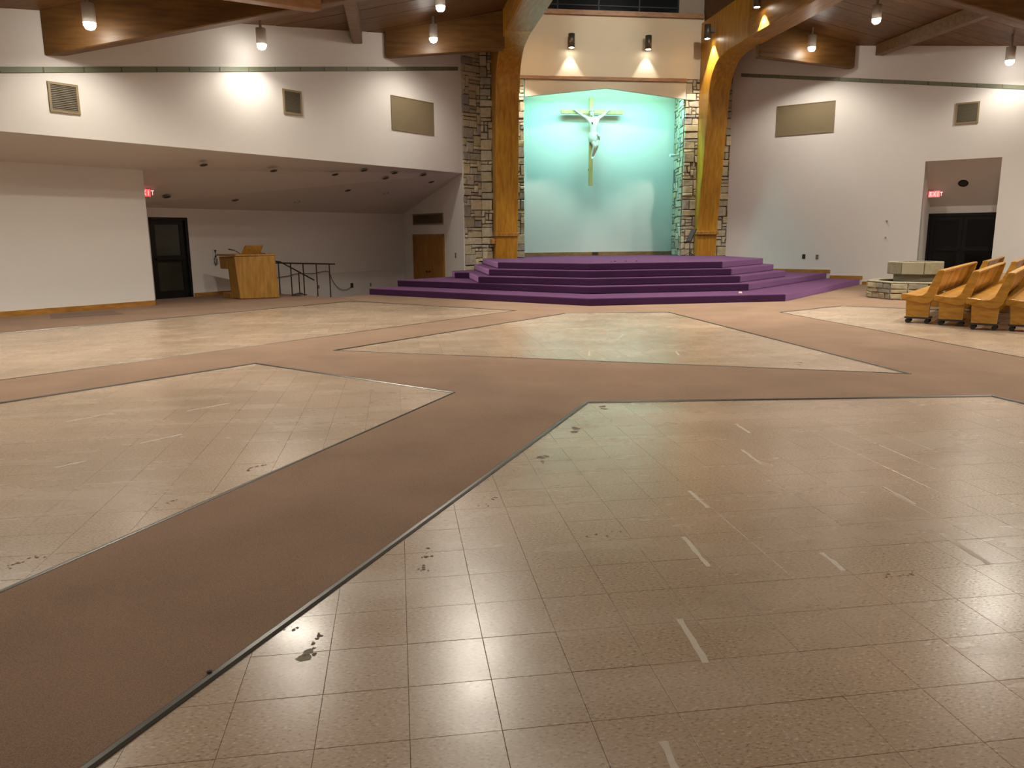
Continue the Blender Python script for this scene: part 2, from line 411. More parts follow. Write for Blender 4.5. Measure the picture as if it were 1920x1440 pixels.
# edge strips between carpet and tile
ti = 0
for ai, A in enumerate(areas):
    for i in range(len(A)):
        a, b = Vector((*A[i], 0)), Vector((*A[(i+1) % len(A)], 0))
        d = (b-a); ln = d.length; d.normalize(); n = Vector((-d.y, d.x, 0))
        if all(project(q) is None for q in (a, b)): continue
        m = MB(); c = (a+b)/2
        w = 0.019 if ai == 0 else (0.014 if ai == 1 else 0.011)
        prof = [(-w, 0.0), (-w, 0.009), (-w*0.55, 0.013), (w*0.5, 0.012), (w, 0.004), (w, 0.0)]
        p0 = [a+n*q[0]+Vector((0, 0, q[1])) for q in prof]; p1 = [b+n*q[0]+Vector((0, 0, q[1])) for q in prof]
        m.prism(p0, p1); ti += 1
        struct(m.build('trim_%d' % ti, 'edge_metal'))
# sunken stairwell floor and two treads behind the railing
m = MB(); m.flat([(-4.9, 0.05), (-8.75, -3.80), (-11.30, -1.00), (-6.0, 4.3)], -0.62, -0.54)
struct(m.build('floor_stairwell', 'aisle_carpet'))
u, v = Vector((S2, S2, 0)), Vector((-S2, S2, 0))
st = thing('stair_flight', (-9.6, -2.2, -0.54), 'short carpeted stair going down behind the thin metal railing', 'stairs')
for k, (o0, z) in enumerate(((0.0, -0.18), (0.30, -0.36))):
    m = MB(); c = Vector((-10.02, -2.43, 0))+u*(0.17+o0)
    m.box((c.x, c.y, (z-0.54)/2), u, v, (0, 0, 1), 0.15, 1.75, (z+0.54)/2); m.build('tread', 'aisle_carpet', st)

# ================================================================== WALLS
def wall(name, quads, mat='wall_paint', label=None):
    m = MB()
    for pts, n, t in quads:
        nn = Vector(n).normalized()*t; pts = [Vector(p) for p in pts]; m.prism(pts, [p+nn for p in pts])
    return struct(m.build(name, mat), label)
BZ = 3.60
nl = (-S2, S2, 0)
# left side: high wall over the low recess (its lower edge at 3.6 m)
wall('wall_left', [([LW(-4.78, BZ), LW(XL, BZ), LW(XL, ZC(XL)+0.2), LW(-4.78, ZC(-4.78)+0.2)], nl, 0.25)],
     label='white high wall above the low side recess')
PK = 7.8
wall('wall_partition', [([(-13.0, -5.2, 0), (-22.5, -14.7, 0), (-22.5, -14.7, 3.3), (-13.0, -5.2, 3.3)], nl, 0.2)],
     label='plain white partition set back under the left wall')
wall('wall_partition_return', [([(-13.06, -5.14, 0), (-14.3, -3.9, 0), (-14.3, -3.9, 3.3), (-13.06, -5.14, 3.3)], (-1, -1, 0), 0.2)])
BK = 10.3
def BW(x, z, off=0.0): return Vector((x+S2*off, x+BK-S2*off, z))
wall('wall_recess_back', [
    ([BW(-14.5, 2.19), BW(-12.76, 2.19), BW(-12.76, 2.9), BW(-14.5, 2.9)], nl, 0.2),
    ([BW(-14.5, 0), BW(-13.55, 0), BW(-13.55, 2.19), BW(-14.5, 2.19)], nl, 0.2),
    ([BW(-12.76, -0.6), BW(-6.5, -0.6), BW(-6.5, 2.9), BW(-12.76, 2.9)], nl, 0.2)],
    label='white back wall of the low recess behind the lectern')
EA, EB = Vector((-4.87, 0.02, 0)), Vector((-6.78, 3.52, 0))
ed = (EB-EA).normalized(); en = Vector((ed.y, -ed.x, 0))
if en.x < 0: en = -en      # away from recess (to +x)
wall('wall_recess_end', [([EA+Vector((0, 0, -0.6)), EB+Vector((0, 0, -0.6)), EB+Vector((0, 0, 2.7)), EA+Vector((0, 0, 3.8))], en, 0.04)],
     label='white end wall with the wooden double door')
# right wall with the exit opening
OX0, OX1, OZ = 8.56, 9.93, 3.68
nr = (S2, S2, 0)
wall('wall_right', [
    ([RW(4.30, 0), RW(OX0, 0), RW(OX0, ZC(OX0)+0.2), RW(4.30, ZC(4.30)+0.2)], nr, 0.25),
    ([RW(OX0, OZ), RW(OX1, OZ), RW(OX1, ZC(OX1)+0.2), RW(OX0, ZC(OX0)+0.2)], nr, 0.25),
    ([RW(OX1, 0), RW(XR, 0), RW(XR, ZC(XR)+0.2), RW(OX1, ZC(OX1)+0.2)], nr, 0.25)],
    label='tall white right wall with the exit recess')
def RD(x, z, k=2.0): return Vector((x, -x+RWK+k, z))
wall('wall_exit_recess', [
    ([RW(OX0, 0, -0.03), RD(OX0+1.0, 0), RD(OX0+1.0, 3.9), RW(OX0, 3.9, -0.03)], (-1, 1, 0), 0.12),
    ([RW(OX1, 0, -0.03), RD(OX1+1.0, 0), RD(OX1+1.0, 3.9), RW(OX1, 3.9, -0.03)], (1, -1, 0), 0.12),
    ([RD(OX0+1.0, 2.19), RD(OX1+1.0, 2.19), RD(OX1+1.0, 2.6), RD(OX0+1.0, 2.6)], nr, 0.12)])
m = MB(); a = [RW(OX0, OZ-0.004, -0.03), RW(OX1, OZ-0.004, -0.03), RD(OX1+1.0, 2.40), RD(OX0+1.0, 2.40)]
m.prism(a, [p+Vector((0, 0, 0.15)) for p in a]); struct(m.build('ceiling_exit_recess', 'brown_ceiling_paint'))
# walls behind the camera
wall('wall_back_left', [([(XL, XL+LWK, 0), (-0.05, -36.1, 0), (-0.05, -36.1, 8.9), (XL, XL+LWK, 4.7)], (-1, -1, 0), 0.2)])
wall('wall_back_right', [([(XR, -XR+RWK, 0), (-0.05, -36.1, 0), (-0.05, -36.1, 8.9), (XR, -XR+RWK, 4.7)], (1, -1, 0), 0.2)])
# recess ceilings (left)
m = MB()
K = Vector((-11.80, -6.90, BZ)); PC = Vector((-13.0, -5.2, 3.24))
up = Vector((0, 0, 0.15))
def ceil_poly(pts): m.prism([Vector(p) for p in pts], [Vector(p)+up for p in pts])
ceil_poly([LW(-4.85, BZ-0.004, -0.02), K+Vector((-0.015, 0.015, -0.004)), PC, BW(-14.35, 2.44), BW(-6.7, 2.42)])
struct(m.build('ceiling_recess', 'brown_ceiling_paint', fix=True), 'sloping ceiling of the low recess with small downlights')
m = MB(); ceil_poly([K+Vector((-0.015, 0.015, -0.004)), (XL-0.015, XL+LWK+0.015, BZ-0.004), (-22.5, -14.7, 3.24), PC]); struct(m.build('ceiling_recess_soffit', 'brown_ceiling_paint'))

# ---- sanctuary
wall('wall_sanctuary', [([(-3.3, 0.62, 6.70), (3.3, 0.62, 6.70), (3.3, 0.62, 8.58), (-3.3, 0.62, 8.58)], (0, 1, 0), 0.2)], 'cream_paint',
     'cream wall band over the crucifix alcove with two sconces')
m = MB(); hd = [(-2.74, 6.06), (0.0, 6.37), (2.72, 6.06), (2.72, 6.60), (-2.74, 6.60)]
m.prism([(x, 0.62, z) for x, z in hd], [(x, 0.74, z) for x, z in hd]); struct(m.build('wall_header', 'cream_paint'), 'cream gabled header at the top of the alcove')
m = MB(); m.abox(-2.98, 2.72, 0.54, 0.78, 6.60, 6.70); struct(m.build('trim_lintel', 'trim_wood'))
m = MB(); m.abox(-3.1, 3.1, 2.30, 2.45, 0.5, 6.95); struct(m.build('wall_alcove', 'alcove_paint'), 'pale alcove wall behind the crucifix, lit teal')
m = MB(); m.abox(-3.2, 3.2, 0.78, 2.45, 6.95, 7.1); struct(m.build('ceiling_alcove', 'alcove_paint'))
m = MB(); m.abox(-3.05, -2.93, 0.7, 2.3, 0.85, 6.95); struct(m.build('wall_alcove_left', 'alcove_paint'))
# clerestory above the sanctuary wall
m = MB(); m.abox(-3.3, 3.24, 0.52, 0.80, 8.58, 8.72); struct(m.build('trim_sill', 'trim_wood'))
w1 = MB(); w1.abox(-3.2, 2.42, 0.74, 0.77, 8.72, 10.9); win = struct(w1.build('window_1', 'dark_glass'), 'dark night clerestory window above the sanctuary wall')
for i, x in enumerate((-3.0, -1.64, -0.28, 1.08, 2.40)):
    q = MB(); q.abox(x-0.022, x+0.022, 0.71, 0.78, 8.72, 10.9); q.build('mullion', 'black_metal', win)
q = MB(); q.abox(-3.2, 2.42, 0.71, 0.78, 8.90, 8.93); q.build('rail', 'black_metal', win)
wall('wall_clerestory', [([(2.42, 0.68, 8.72), (3.3, 0.68, 8.72), (3.3, 0.68, 11.0), (2.42, 0.68, 11.0)], (0, 1, 0), 0.1)], 'blind')
for sx in (-1, 1):
    m = MB(); x0 = 3.28 if sx > 0 else -3.74
    m.abox(x0, x0+0.46, -34.0, 0.9, 8.42, 11.1); struct(m.build('wall_monitor_left' if sx < 0 else 'wall_monitor_right', 'deck_wood'))
m = MB(); m.abox(-4.0, 4.0, -35.0, 1.2, 11.0, 11.2); struct(m.build('ceiling_monitor', 'deck_wood'))
wall('wall_monitor_end', [([(-4, -34, 8.3), (4, -34, 8.3), (4, -34, 11.1), (-4, -34, 11.1)], (0, -1, 0), 0.2)], 'deck_wood')

# ================================================================== CEILING DECK (boards running across, built one by one near, sloping with |x|)
def deck(side):
    s = -1 if side == 'left' else 1
    k = LWK if s < 0 else RWK
    m = MB()
    def P(ax, y, dz=0.0): return Vector((s*ax, y, ZC(ax)+dz))
    inner = 3.45
    outer = abs(XL)+0.3
    base = [P(inner, k-inner+0.3), P(outer, k-outer+0.3), P(outer, -16.3), P(inner, -33.0)]
    m.prism([p+Vector((0, 0, 0.02)) for p in base], [p+Vector((0, 0, 0.2)) for p in base])
    c = struct(m.build('ceiling_'+side, 'deck_wood'), 'dark brown timber deck ceiling on the %s side' % side)
    bw = 0.42; y = k-inner
    while y > -16:
        a0 = inner; a1 = min(outer, k-y+bw)
        if y < -15.8: break
        q = MB(); b = [P(a0, y), P(a1, y), P(a1, y-bw+0.012), P(a0, y-bw+0.012)]
        dz = rnd.uniform(-0.004, 0.004)
        q.prism([p+Vector((0, 0, dz)) for p in b], [p+Vector((0, 0, 0.03+dz)) for p in b])
        q.build('plank', 'deck_wood_b', c)
        y -= bw
    return c
deck('left'); deck('right')

# ================================================================== ARCHES AND BEAMS
def arch(s, x0, x1, inner, back, label):
    prof = [(back, 0.85)]+inner+[(-31.6, 7.16), (-31.6, 8.46), (back, 8.46)]
    t = thing('glulam_arch', ((x0+x1)/2, 0, 0.89), label, 'timber arch')
    # leg with curved haunch, then the straight girder overhead
    split = -3.0
    leg = [p for p in prof if p[0] > split and p[1] < 8.4]
    lp = leg+[(split, 7.16), (split, 8.46), (back, 8.46)]
    m = MB(); m.prism([(x0, y, z) for y, z in lp], [(x1, y, z) for y, z in lp]); bevel(m.build('leg', 'arch_wood', t), 0.03, 2)
    m = MB(); m.abox(x0, x1, -31.6, split, 7.16, 8.46); bevel(m.build('girder', 'girder_wood', t), 0.03, 2)
    y0 = inner[0][0]
    m = MB(); m.abox(x0-0.03, x1+0.03, y0-0.14, y0+0.3, 1.60, 1.72); bevel(m.build('ledge', 'oak', t), 0.01, 1)
    return t
def smooth_curve(pts, n=5):
    out = []
    for i in range(len(pts)-1):
        p0, p1, p2, p3 = pts[max(i-1, 0)], pts[i], pts[i+1], pts[min(i+2, len(pts)-1)]
        for k in range(n):
            t = k/n
            out.append(tuple(0.5*((2*p1[j])+(-p0[j]+p2[j])*t+(2*p0[j]-5*p1[j]+4*p2[j]-p3[j])*t*t+(-p0[j]+3*p1[j]-3*p2[j]+p3[j])*t**3) for j in (0, 1)))
    out.append(pts[-1]); return out
inL = smooth_curve([(0.02, 0.86), (-0.13, 2.0), (-0.36, 4.0), (-0.50, 5.4), (-0.66, 6.2), (-1.02, 6.75), (-1.55, 7.03), (-2.2, 7.13), (-2.8, 7.16)])
inR = smooth_curve([(0.42, 0.86), (0.30, 2.3), (0.06, 4.0), (-0.10, 5.2), (-0.24, 6.25), (-0.62, 6.85), (-1.22, 7.10), (-2.0, 7.15), (-2.8, 7.16)])
archL = arch(-1, -3.85, -3.11, inL, 0.62, 'curved golden timber arch left of the crucifix alcove')
archR = arch(1, 3.19, 3.91, inR, 0.68, 'curved golden timber arch right of the crucifix alcove')
def beam(name, a, b, half_w, za, zb, depth_a, depth_b, label, group, mat='rafter_wood'):
    # a,b plan points; za,zb soffit heights; depth up to the deck
    a = Vector((*a, 0)); b = Vector((*b, 0)); d = (b-a).normalized(); n = Vector((-d.y, d.x, 0))*half_w
    m = MB()
    p = [a-n+Vector((0, 0, za)), a+n+Vector((0, 0, za)), a+n+Vector((0, 0, za+depth_a)), a-n+Vector((0, 0, za+depth_a))]
    q = [b-n+Vector((0, 0, zb)), b+n+Vector((0, 0, zb)), b+n+Vector((0, 0, zb+depth_b)), b-n+Vector((0, 0, zb+depth_b))]
    m.prism(p, q); o = bevel(m.build(name, mat), 0.02, 1); return tag(o, label, 'beam', group)
GB = 'timber roof beams'
def soff(x, d): return ZC(x)-d
beam('rafter_beam', (-13.55, -8.52), (-3.9, -8.52), 0.15, soff(13.55, 0.80), soff(3.9, 0.80), 0.82, 0.82, 'deep roof beam at top left, from the left wall over the vents', GB)
beam('rafter_beam', (13.3, -8.25), (3.95, -8.25), 0.15, soff(13.3, 0.76), soff(3.95, 0.78), 0.80, 0.80, 'deep roof beam at top right, above the exit opening', GB)
beam('rafter_beam', (-7.15, -2.25), (-3.8, -2.25), 0.13, 6.53, 6.82, 0.70, 1.04, 'short dark roof beam between left wall and left arch', GB)
beam('rafter_beam', (6.95, -2.2), (3.85, -2.2), 0.13, 6.55, 6.80, 0.70, 1.06, 'short dark roof beam between right wall and right arch', GB)
beam('purlin_beam', (-7.88, -3.05), (-7.88, -8.4), 0.13, 6.70, 6.62, 0.36, 0.44, 'small pale beam end hanging above the left wall, end on', GB)
beam('purlin_beam', (7.45, -2.75), (7.45, -8.12), 0.13, 6.82, 6.78, 0.32, 0.36, 'small slanting roof beam joining the right wall', GB)
beam('diagonal_beam', (-8.43, -8.62), (-15.2, -15.4), 0.15, 6.02, 5.02, 0.92, 0.55, 'diagonal roof beam along the top left corner, lit side painted pale', GB, 'trim_wood')  # paler wood puts the light on its side into the colour

# tile stripe running up both side walls
def stripe(name, W, pts, label):
    a, b = pts; m = MB()
    n = 26
    o = None
    p = [W(a[0], a[1]-0.055, 0.0), W(b[0], b[1]-0.055, 0.0), W(b[0], b[1]+0.055, 0.0), W(a[0], a[1]+0.055, 0.0)]
    q = [W(a[0], a[1]-0.055, 0.012), W(b[0], b[1]-0.055, 0.012), W(b[0], b[1]+0.055, 0.012), W(a[0], a[1]+0.055, 0.012)]
    m.prism(p, q); o = struct(m.build(name, 'mortar'), label)
    for k in range(n):
        t0, t1 = (k+0.02)/n, (k+0.98)/n
        xa, xb = a[0]+(b[0]-a[0])*t0, a[0]+(b[0]-a[0])*t1
        za, zb = a[1]+(b[1]-a[1])*t0, a[1]+(b[1]-a[1])*t1
        mm = MB(); mm.prism([W(xa, za-0.05, 0.005), W(xb, zb-0.05, 0.005), W(xb, zb+0.05, 0.005), W(xa, za+0.05, 0.005)],
                            [W(xa, za-0.05, 0.020), W(xb, zb-0.05, 0.020), W(xb, zb+0.05, 0.020), W(xa, za+0.05, 0.020)])
        mm.build('stripe_tile', 'stripe_tile', o)
stripe('trim_stripe_left', LW, ((-19.0, 3.60), (-4.96, 6.73)), 'green grey tile stripe rising along the left wall')
stripe('trim_stripe_right', RW, ((4.50, 6.80), (16.0, 4.16)), 'green grey tile stripe falling along the right wall')

# ================================================================== ALTAR PLATFORM
RS = 0.178
plat = thing('altar_platform', (-0.2, -3.0, 0.0), 'stepped platform under purple carpet in front of the crucifix alcove', 'platform')
bk = [(4.78, -0.02), (4.2, 0.3), (3.1, 2.30), (-3.05, 2.30), (-4.2, 0.3), (-4.88, -0.02)]
lv = [
    [(-7.86, -2.98), (-2.67, -8.0), (2.20, -7.9), (7.44, -2.66)],
    [(-7.06, -2.18), (-2.34, -6.66), (1.90, -6.52), (6.72, -1.94)],
    [(-4.86, -0.06), (-5.32, -0.52), (-5.32, -1.66), (-4.88, -1.80), (-4.86, -4.22), (-2.24, -6.22), (1.87, -6.06), (4.36, -3.72), (4.36, 0.2)],
    [(-4.52, 0.2), (-4.52, -3.84), (-2.14, -5.87), (1.76, -5.74), (4.14, -3.40), (4.14, 0.3)],
    [(-4.22, 0.3), (-4.22, -3.5), (-2.05, -5.52), (1.64, -5.41), (3.93, -3.12), (3.93, 0.3)],
]
b1 = [(4.78, -0.02), (3.0, 1.0), (-3.0, 1.0), (-4.88, -0.02)]
for i, P_ in enumerate(lv):
    if i < 2: pts = P_+b1
    elif i == 2: pts = P_+[(3.0, 0.6), (-3.0, 0.6)]
    elif i == 3: pts = P_+[(3.0, 0.6), (-3.0, 0.6)]
    else: pts = P_+[(3.93, 0.62), (3.0, 0.62), (3.06, 2.31), (-3.0, 2.31), (-2.9, 0.62), (-4.22, 0.62)]
    m = MB(); m.flat(pts, 0.0 if i == 0 else i*RS, (i+1)*RS)
    bevel(m.build('step', 'purple_carpet', plat), 0.025, 3)
# crumbs left on the carpet
for (x, y, z, r) in ((-1.06, -4.4, 0.89, 0.03), (-0.75, -4.4, 0.89, 0.025), (-0.45, -4.45, 0.89, 0.03), (-1.25, -4.7, 0.89, 0.02)):
    m = MB(); m.lathe((x, y, z), [(r, 0), (r*1.1, r*0.4), (r*0.5, r*0.8)], 6)
    tag(m.build('carpet_crumb', 'dark_plastic'), 'tiny dark crumb on the top step near the alcove', 'debris', 'crumbs on the top step')
m = MB(); m.lathe((1.25, -7.45, 0.178), [(0.05, 0), (0.055, 0.02), (0.03, 0.05)], 6)
tag(m.build('paper_scrap', 'scuff_pale'), 'small pale scrap lying on the lowest purple step', 'debris')

# ================================================================== STONE PIERS
def stone_face(p0, p1, z0, z1, outn, parent, seed, jw=0.014):
    r = random.Random(seed)
    p0 = Vector((*p0, 0)); p1 = Vector((*p1, 0)); d = p1-p0; W = d.length; d.normalize(); n = Vector((*outn, 0)).normalized()
    nx = max(2, round(W/0.14)); cw = W/nx; nz = max(2, round((z1-z0)/0.112)); ch = (z1-z0)/nz
    used = [[False]*nx for _ in range(nz)]
    for iz in range(nz):
        for ix in range(nx):
            if used[iz][ix]: continue
            mw, mh = r.choice(((2, 1), (3, 1), (4, 2), (3, 2), (2, 2), (4, 1), (5, 2), (3, 3), (2, 3), (1, 1), (1, 2)))
            w_ = 0
            while w_ < mw and ix+w_ < nx and not used[iz][ix+w_]: w_ += 1
            h_ = min(mh, nz-iz)
            for k in range(h_):
                if any(used[iz+k][ix:ix+w_]): h_ = k; break
            for k in range(h_):
                for q_ in range(w_): used[iz+k][ix+q_] = True
            sx, sz, sw, sh = ix*cw, z0+iz*ch, w_*cw, h_*ch
            g = jw*0.8; pr = r.uniform(0.02, 0.065)
            j = lambda a: r.uniform(-a, a)
            c = [(sx+g, sz+g), (sx+sw-g, sz+g), (sx+sw-g, sz+sh-g), (sx+g, sz+sh-g)]
            fr = [(p[0]+j(.014), p[1]+j(.012)) for p in c]
            cx, cz = sx+sw/2, sz+sh/2
            q = lambda a, off: p0+d*a[0]+Vector((0, 0, a[1]))+n*off
            v = [q(a, -0.02) for a in c]+[q(a, pr*0.55) for a in fr]
            k = min(0.022/sh, 0.22)
            v += [q((a[0]+(cx-a[0])*min(0.03/sw, .22), a[1]+(cz-a[1])*k*1.4), pr+j(.010)) for a in fr]
            f = []
            for e in range(4):
                e2 = (e+1) % 4; f.append([e, e2, 4+e2, 4+e]); f.append([4+e, 4+e2, 8+e2, 8+e])
            f.append([8, 9, 10, 11])
            m = MB(); m.mesh(v, f); m.build('stone', 'field_stone', parent)
pl = thing('stone_pier', (-3.9, 0.6, 0.3), 'tall fieldstone pier left of the alcove, around the timber arch', 'stone pier')
m = MB(); m.flat([(-4.88, 0.06), (-4.24, 0.50), (-3.70, 0.50), (-3.20, 0.64), (-2.78, 0.66), (-2.94, 2.3), (-4.9, 2.3)], 0.17, 7.75); m.build('mortar_core', 'mortar', pl)
stone_face((-4.86, 0.03), (-4.24, 0.46), 0.45, 7.70, (0.55, -0.83), pl, 1)
stone_face((-4.24, 0.46), (-3.74, 0.46), 0.45, 7.70, (0, -1), pl, 2)
stone_face((-3.20, 0.62), (-2.77, 0.62), 0.89, 6.60, (0, -1), pl, 3)
pr_ = thing('stone_pier', (3.7, 0.8, 0.3), 'tall fieldstone pier right of the alcove, around the timber arch', 'stone pier')
m = MB(); m.flat([(2.72, 0.70), (3.30, 0.70), (3.80, 0.66), (4.26, 0.66), (4.34, 2.6), (3.02, 2.6)], 0.17, 6.71); m.build('mortar_core', 'mortar', pr_)
m = MB(); m.flat([(3.80, 0.66), (4.40, 0.56), (4.34, 2.6), (3.7, 2.6)], 6.62, 7.75); m.build('mortar_core', 'mortar', pr_)
stone_face((2.72, 0.68), (3.22, 0.68), 0.89, 6.70, (0, -1), pr_, 4)
stone_face((3.0, 2.30), (2.72, 0.70), 0.89, 6.55, (-0.99, -0.17), pr_, 5)
stone_face((3.86, 0.62), (4.42, 0.52), 0.30, 7.70, (0, -1), pr_, 6)
# ================================================================== BASEBOARDS
def board(name, pts, z, h, t, nrm, mat='base_wood'):
    a, b = pts; n = Vector((nrm[0], nrm[1], 0)).normalized()*t
    m = MB(); p = [Vector((*a, z)), Vector((*b, z)), Vector((*b, z+h)), Vector((*a, z+h))]
    m.prism(p, [q+n for q in p]); return struct(m.build(name, mat))
board('baseboard_left', ((-13.0, -5.2), (-22.0, -14.2)), CZ, 0.12, 0.02, (1, -1))
board('baseboard_recess', ((-12.74, -2.44), (-11.3, -1.0)), CZ, 0.10, 0.02, (1, -1))
board('baseboard_alcove', ((-3.0, 2.30), (3.02, 2.30)), 0.89, 0.13, 0.025, (0, -1), 'trim_wood')
for i, (xa, xb, z) in enumerate(((5.2, 6.80, 2*RS), (6.80, 7.50, RS), (7.50, OX0, 0.0))):
    board('baseboard_right' if i == 0 else 'baseboard_right_%d' % i, ((xa, -xa+RWK), (xb, -xb+RWK)), z+(CZ if i == 2 else 0), 0.10, 0.02, (-1, -1))
board('baseboard_right_3', ((OX1, -OX1+RWK), (16, -16+RWK)), CZ, 0.10, 0.02, (-1, -1))
board('trim_chair_rail', ((-11.0, -0.7), (-6.8, 3.5)), 0.44, 0.025, 0.015, (1, -1), 'wall_paint')

# ================================================================== DOORS
def along(A, B):
    A = Vector((*A, 0)); B = Vector((*B, 0)); d = (B-A).normalized(); return A, d, (B-A).length
def door_leaf_glazed(parent, A, d, n, w0, w1, z0, z1, mid, glass='frosted_glass'):
    def bar(name, a0, a1, b0, b1, t0, t1, mat, par=parent):
        m = MB(); p = [A+d*a0+n*t0, A+d*a1+n*t0, A+d*a1+n*t1, A+d*a0+n*t1]
        m.prism([q+Vector((0, 0, b0)) for q in p], [q+Vector((0, 0, b1)) for q in p]); return m.build(name, mat, par)
    s = 0.11
    bar('stile', w0, w0+s, z0, z1, 0.0, 0.045, 'black_metal'); bar('stile', w1-s, w1, z0, z1, 0.0, 0.045, 'black_metal')
    bar('top_rail', w0+s, w1-s, z1-0.12, z1, 0.0, 0.045, 'black_metal'); bar('bottom_rail', w0+s, w1-s, z0, z0+0.2, 0.0, 0.045, 'black_metal')
    bar('lock_rail', w0+s, w1-s, mid-0.09, mid+0.09, 0.0, 0.045, 'black_metal')
    bar('push_bar', w0+s*0.5, w1-s*0.5, mid-0.03, mid+0.03, 0.06, 0.12, 'black_metal')
    bar('pane', w0+s, w1-s, mid+0.09, z1-0.12, 0.015, 0.025, glass); bar('pane', w0+s, w1-s, z0+0.2, mid-0.09, 0.015, 0.025, glass)
    return bar
A, d, ln = along((-13.55, -3.25), (-12.76, -2.46)); n = Vector((S2, -S2, 0))
dr = thing('door_1', (-13.15, -2.85, 0), 'black framed glass exit door left of the lectern', 'door'); dr['kind'] = 'structure'
A2 = A-n*0.08
bar = door_leaf_glazed(dr, A2, d, n, 0.06, ln-0.13, 0.01, 2.12, 1.08)
bar('frame', 0, 0.06, 0.0, 2.19, -0.04, 0.09, 'black_metal'); bar('frame', ln-0.08, ln, 0.0, 2.19, -0.04, 0.09, 'black_metal')
bar('frame', 0, ln, 2.12, 2.19, -0.04, 0.09, 'black_metal'); bar('sidelight', ln-0.13, ln-0.08, 0.02, 2.12, 0.0, 0.02, 'dark_glass')
# right exit: black double doors
A, d, ln = along((OX0+1.0, -(OX0+1.0)+RWK+2.0), (OX1+1.0, -(OX1+1.0)+RWK+2.0)); n = Vector((-S2, -S2, 0))
dr = thing('door_2', (10.2, -3.4, 0), 'black double exit doors in the right wall opening', 'door'); dr['kind'] = 'structure'
bar = door_leaf_glazed(dr, A-n*0.05, d, n, 0.07, ln/2-0.01, 0.01, 2.10, 1.08, 'black_glass')
door_leaf_glazed(dr, A-n*0.05, d, n, ln/2+0.01, ln-0.07, 0.01, 2.10, 1.08, 'black_glass')
bar('frame', 0, 0.07, 0.0, 2.19, -0.04, 0.09, 'black_metal'); bar('frame', ln-0.07, ln, 0.0, 2.19, -0.04, 0.09, 'black_metal'); bar('frame', 0, ln, 2.10, 2.19, -0.04, 0.09, 'black_metal')
# wooden double door on the end wall
def EW(t, z, off=0.0): p = EA+ed*t-en*off; return Vector((p.x, p.y, z))
t0, t1 = 1.18, 3.22
dr = thing('door_3', EW((t0+t1)/2, -0.54), 'honey oak double door in the recess beside the stone pier', 'door'); dr['kind'] = 'structure'
def ebar(name, a, b, z0, z1, o0, o1, mat, par):
    m = MB(); p = [EW(a, 0, o0), EW(b, 0, o0), EW(b, 0, o1), EW(a, 0, o1)]
    m.prism([q+Vector((0, 0, z0)) for q in p], [q+Vector((0, 0, z1)) for q in p]); return m.build(name, mat, par)
tm = (t0+t1)/2
for a, b in ((t0+0.07, tm-0.004), (tm+0.004, t1-0.07)):
    lf = ebar('leaf', a, b, -0.53, 1.62, 0.005, 0.04, 'oak_door', dr); tk = tm-0.10 if a < tm-0.2 else tm+0.10
    m = MB(); m.tube([EW(tk, 0.42, 0.03), EW(tk, 0.42, 0.09)], 0.025, 10); m.build('knob', 'rail_metal', lf)
ebar('frame', t0, t0+0.07, -0.53, 1.70, 0.0, 0.06, 'oak', dr); ebar('frame', t1-0.07, t1, -0.53, 1.70, 0.0, 0.06, 'oak', dr); ebar('frame', t0, t1, 1.62, 1.70, 0.0, 0.06, 'oak', dr)

# ================================================================== VENTS
def vent(W, x0, x1, z0, z1, label, framed=True, cloth=False, group='wall vents and speaker grilles'):
    c = W((x0+x1)/2, z0, 0.0)
    t = thing('wall_grille', c, label, 'grille', group)
    def q(name, a0, a1, b0, b1, o0, o1, mat):
        m = MB(); p = [W(a0, b0, o0), W(a1, b0, o0), W(a1, b1, o0), W(a0, b1, o0)]
        m.prism(p, [W(a0, b0, o1), W(a1, b0, o1), W(a1, b1, o1), W(a0, b1, o1)]); return m.build(name, mat, t)
    f = 0.045 if framed else 0.018; dx = f*S2*1.0
    fm_ = 'vent_frame'
    q('frame', x0, x1, z0, z0+f, 0.0, 0.03, fm_); q('frame', x0, x1, z1-f, z1, 0.0, 0.03, fm_)
    q('frame', x0, x0+dx, z0+f, z1-f, 0.0, 0.03, fm_); q('frame', x1-dx, x1, z0+f, z1-f, 0.0, 0.03, fm_)
    if cloth: q('grille_cloth', x0+dx, x1-dx, z0+f, z1-f, 0.0, 0.018, 'cloth_grille')
    else:
        q('backing', x0+dx, x1-dx, z0+f, z1-f, 0.0, 0.006, 'vent_back')
        n = int((z1-z0-2*f)/0.032)
        for k in range(n):
            zz = z0+f+(k+0.5)*(z1-z0-2*f)/n
            m = MB(); a, b = x0+dx, x1-dx
            p = [W(a, zz-0.012, 0.022), W(b, zz-0.012, 0.022), W(b, zz+0.011, 0.006), W(a, zz+0.011, 0.006)]
            m.prism(p, [v_+Vector((0, 0, 0.006)) for v_ in p]); m.build('slat', 'vent_grille', t)
    return t
vent(LW, -13.57, -13.17, 4.05, 4.61, 'square tan framed vent at the far left of the left wall')
vent(LW, -9.69, -9.29, 4.64, 5.23, 'small dark vent near the middle of the left wall')
vent(LW, -7.06, -5.80, 4.63, 5.57, 'large tan speaker grille on the left wall beside the stone pier', False, True)
vent(RW, 5.39, 6.67, 4.74, 5.68, 'large olive speaker grille on the right wall', False, True)
vent(RW, 9.03, 9.45, 4.66, 5.25, 'small framed vent on the right wall above the exit opening')
vent(lambda a, z, o=0: EW(a, z, o), 1.20, 3.22, 2.02, 2.40, 'wide low grille above the oak double door', True, False)

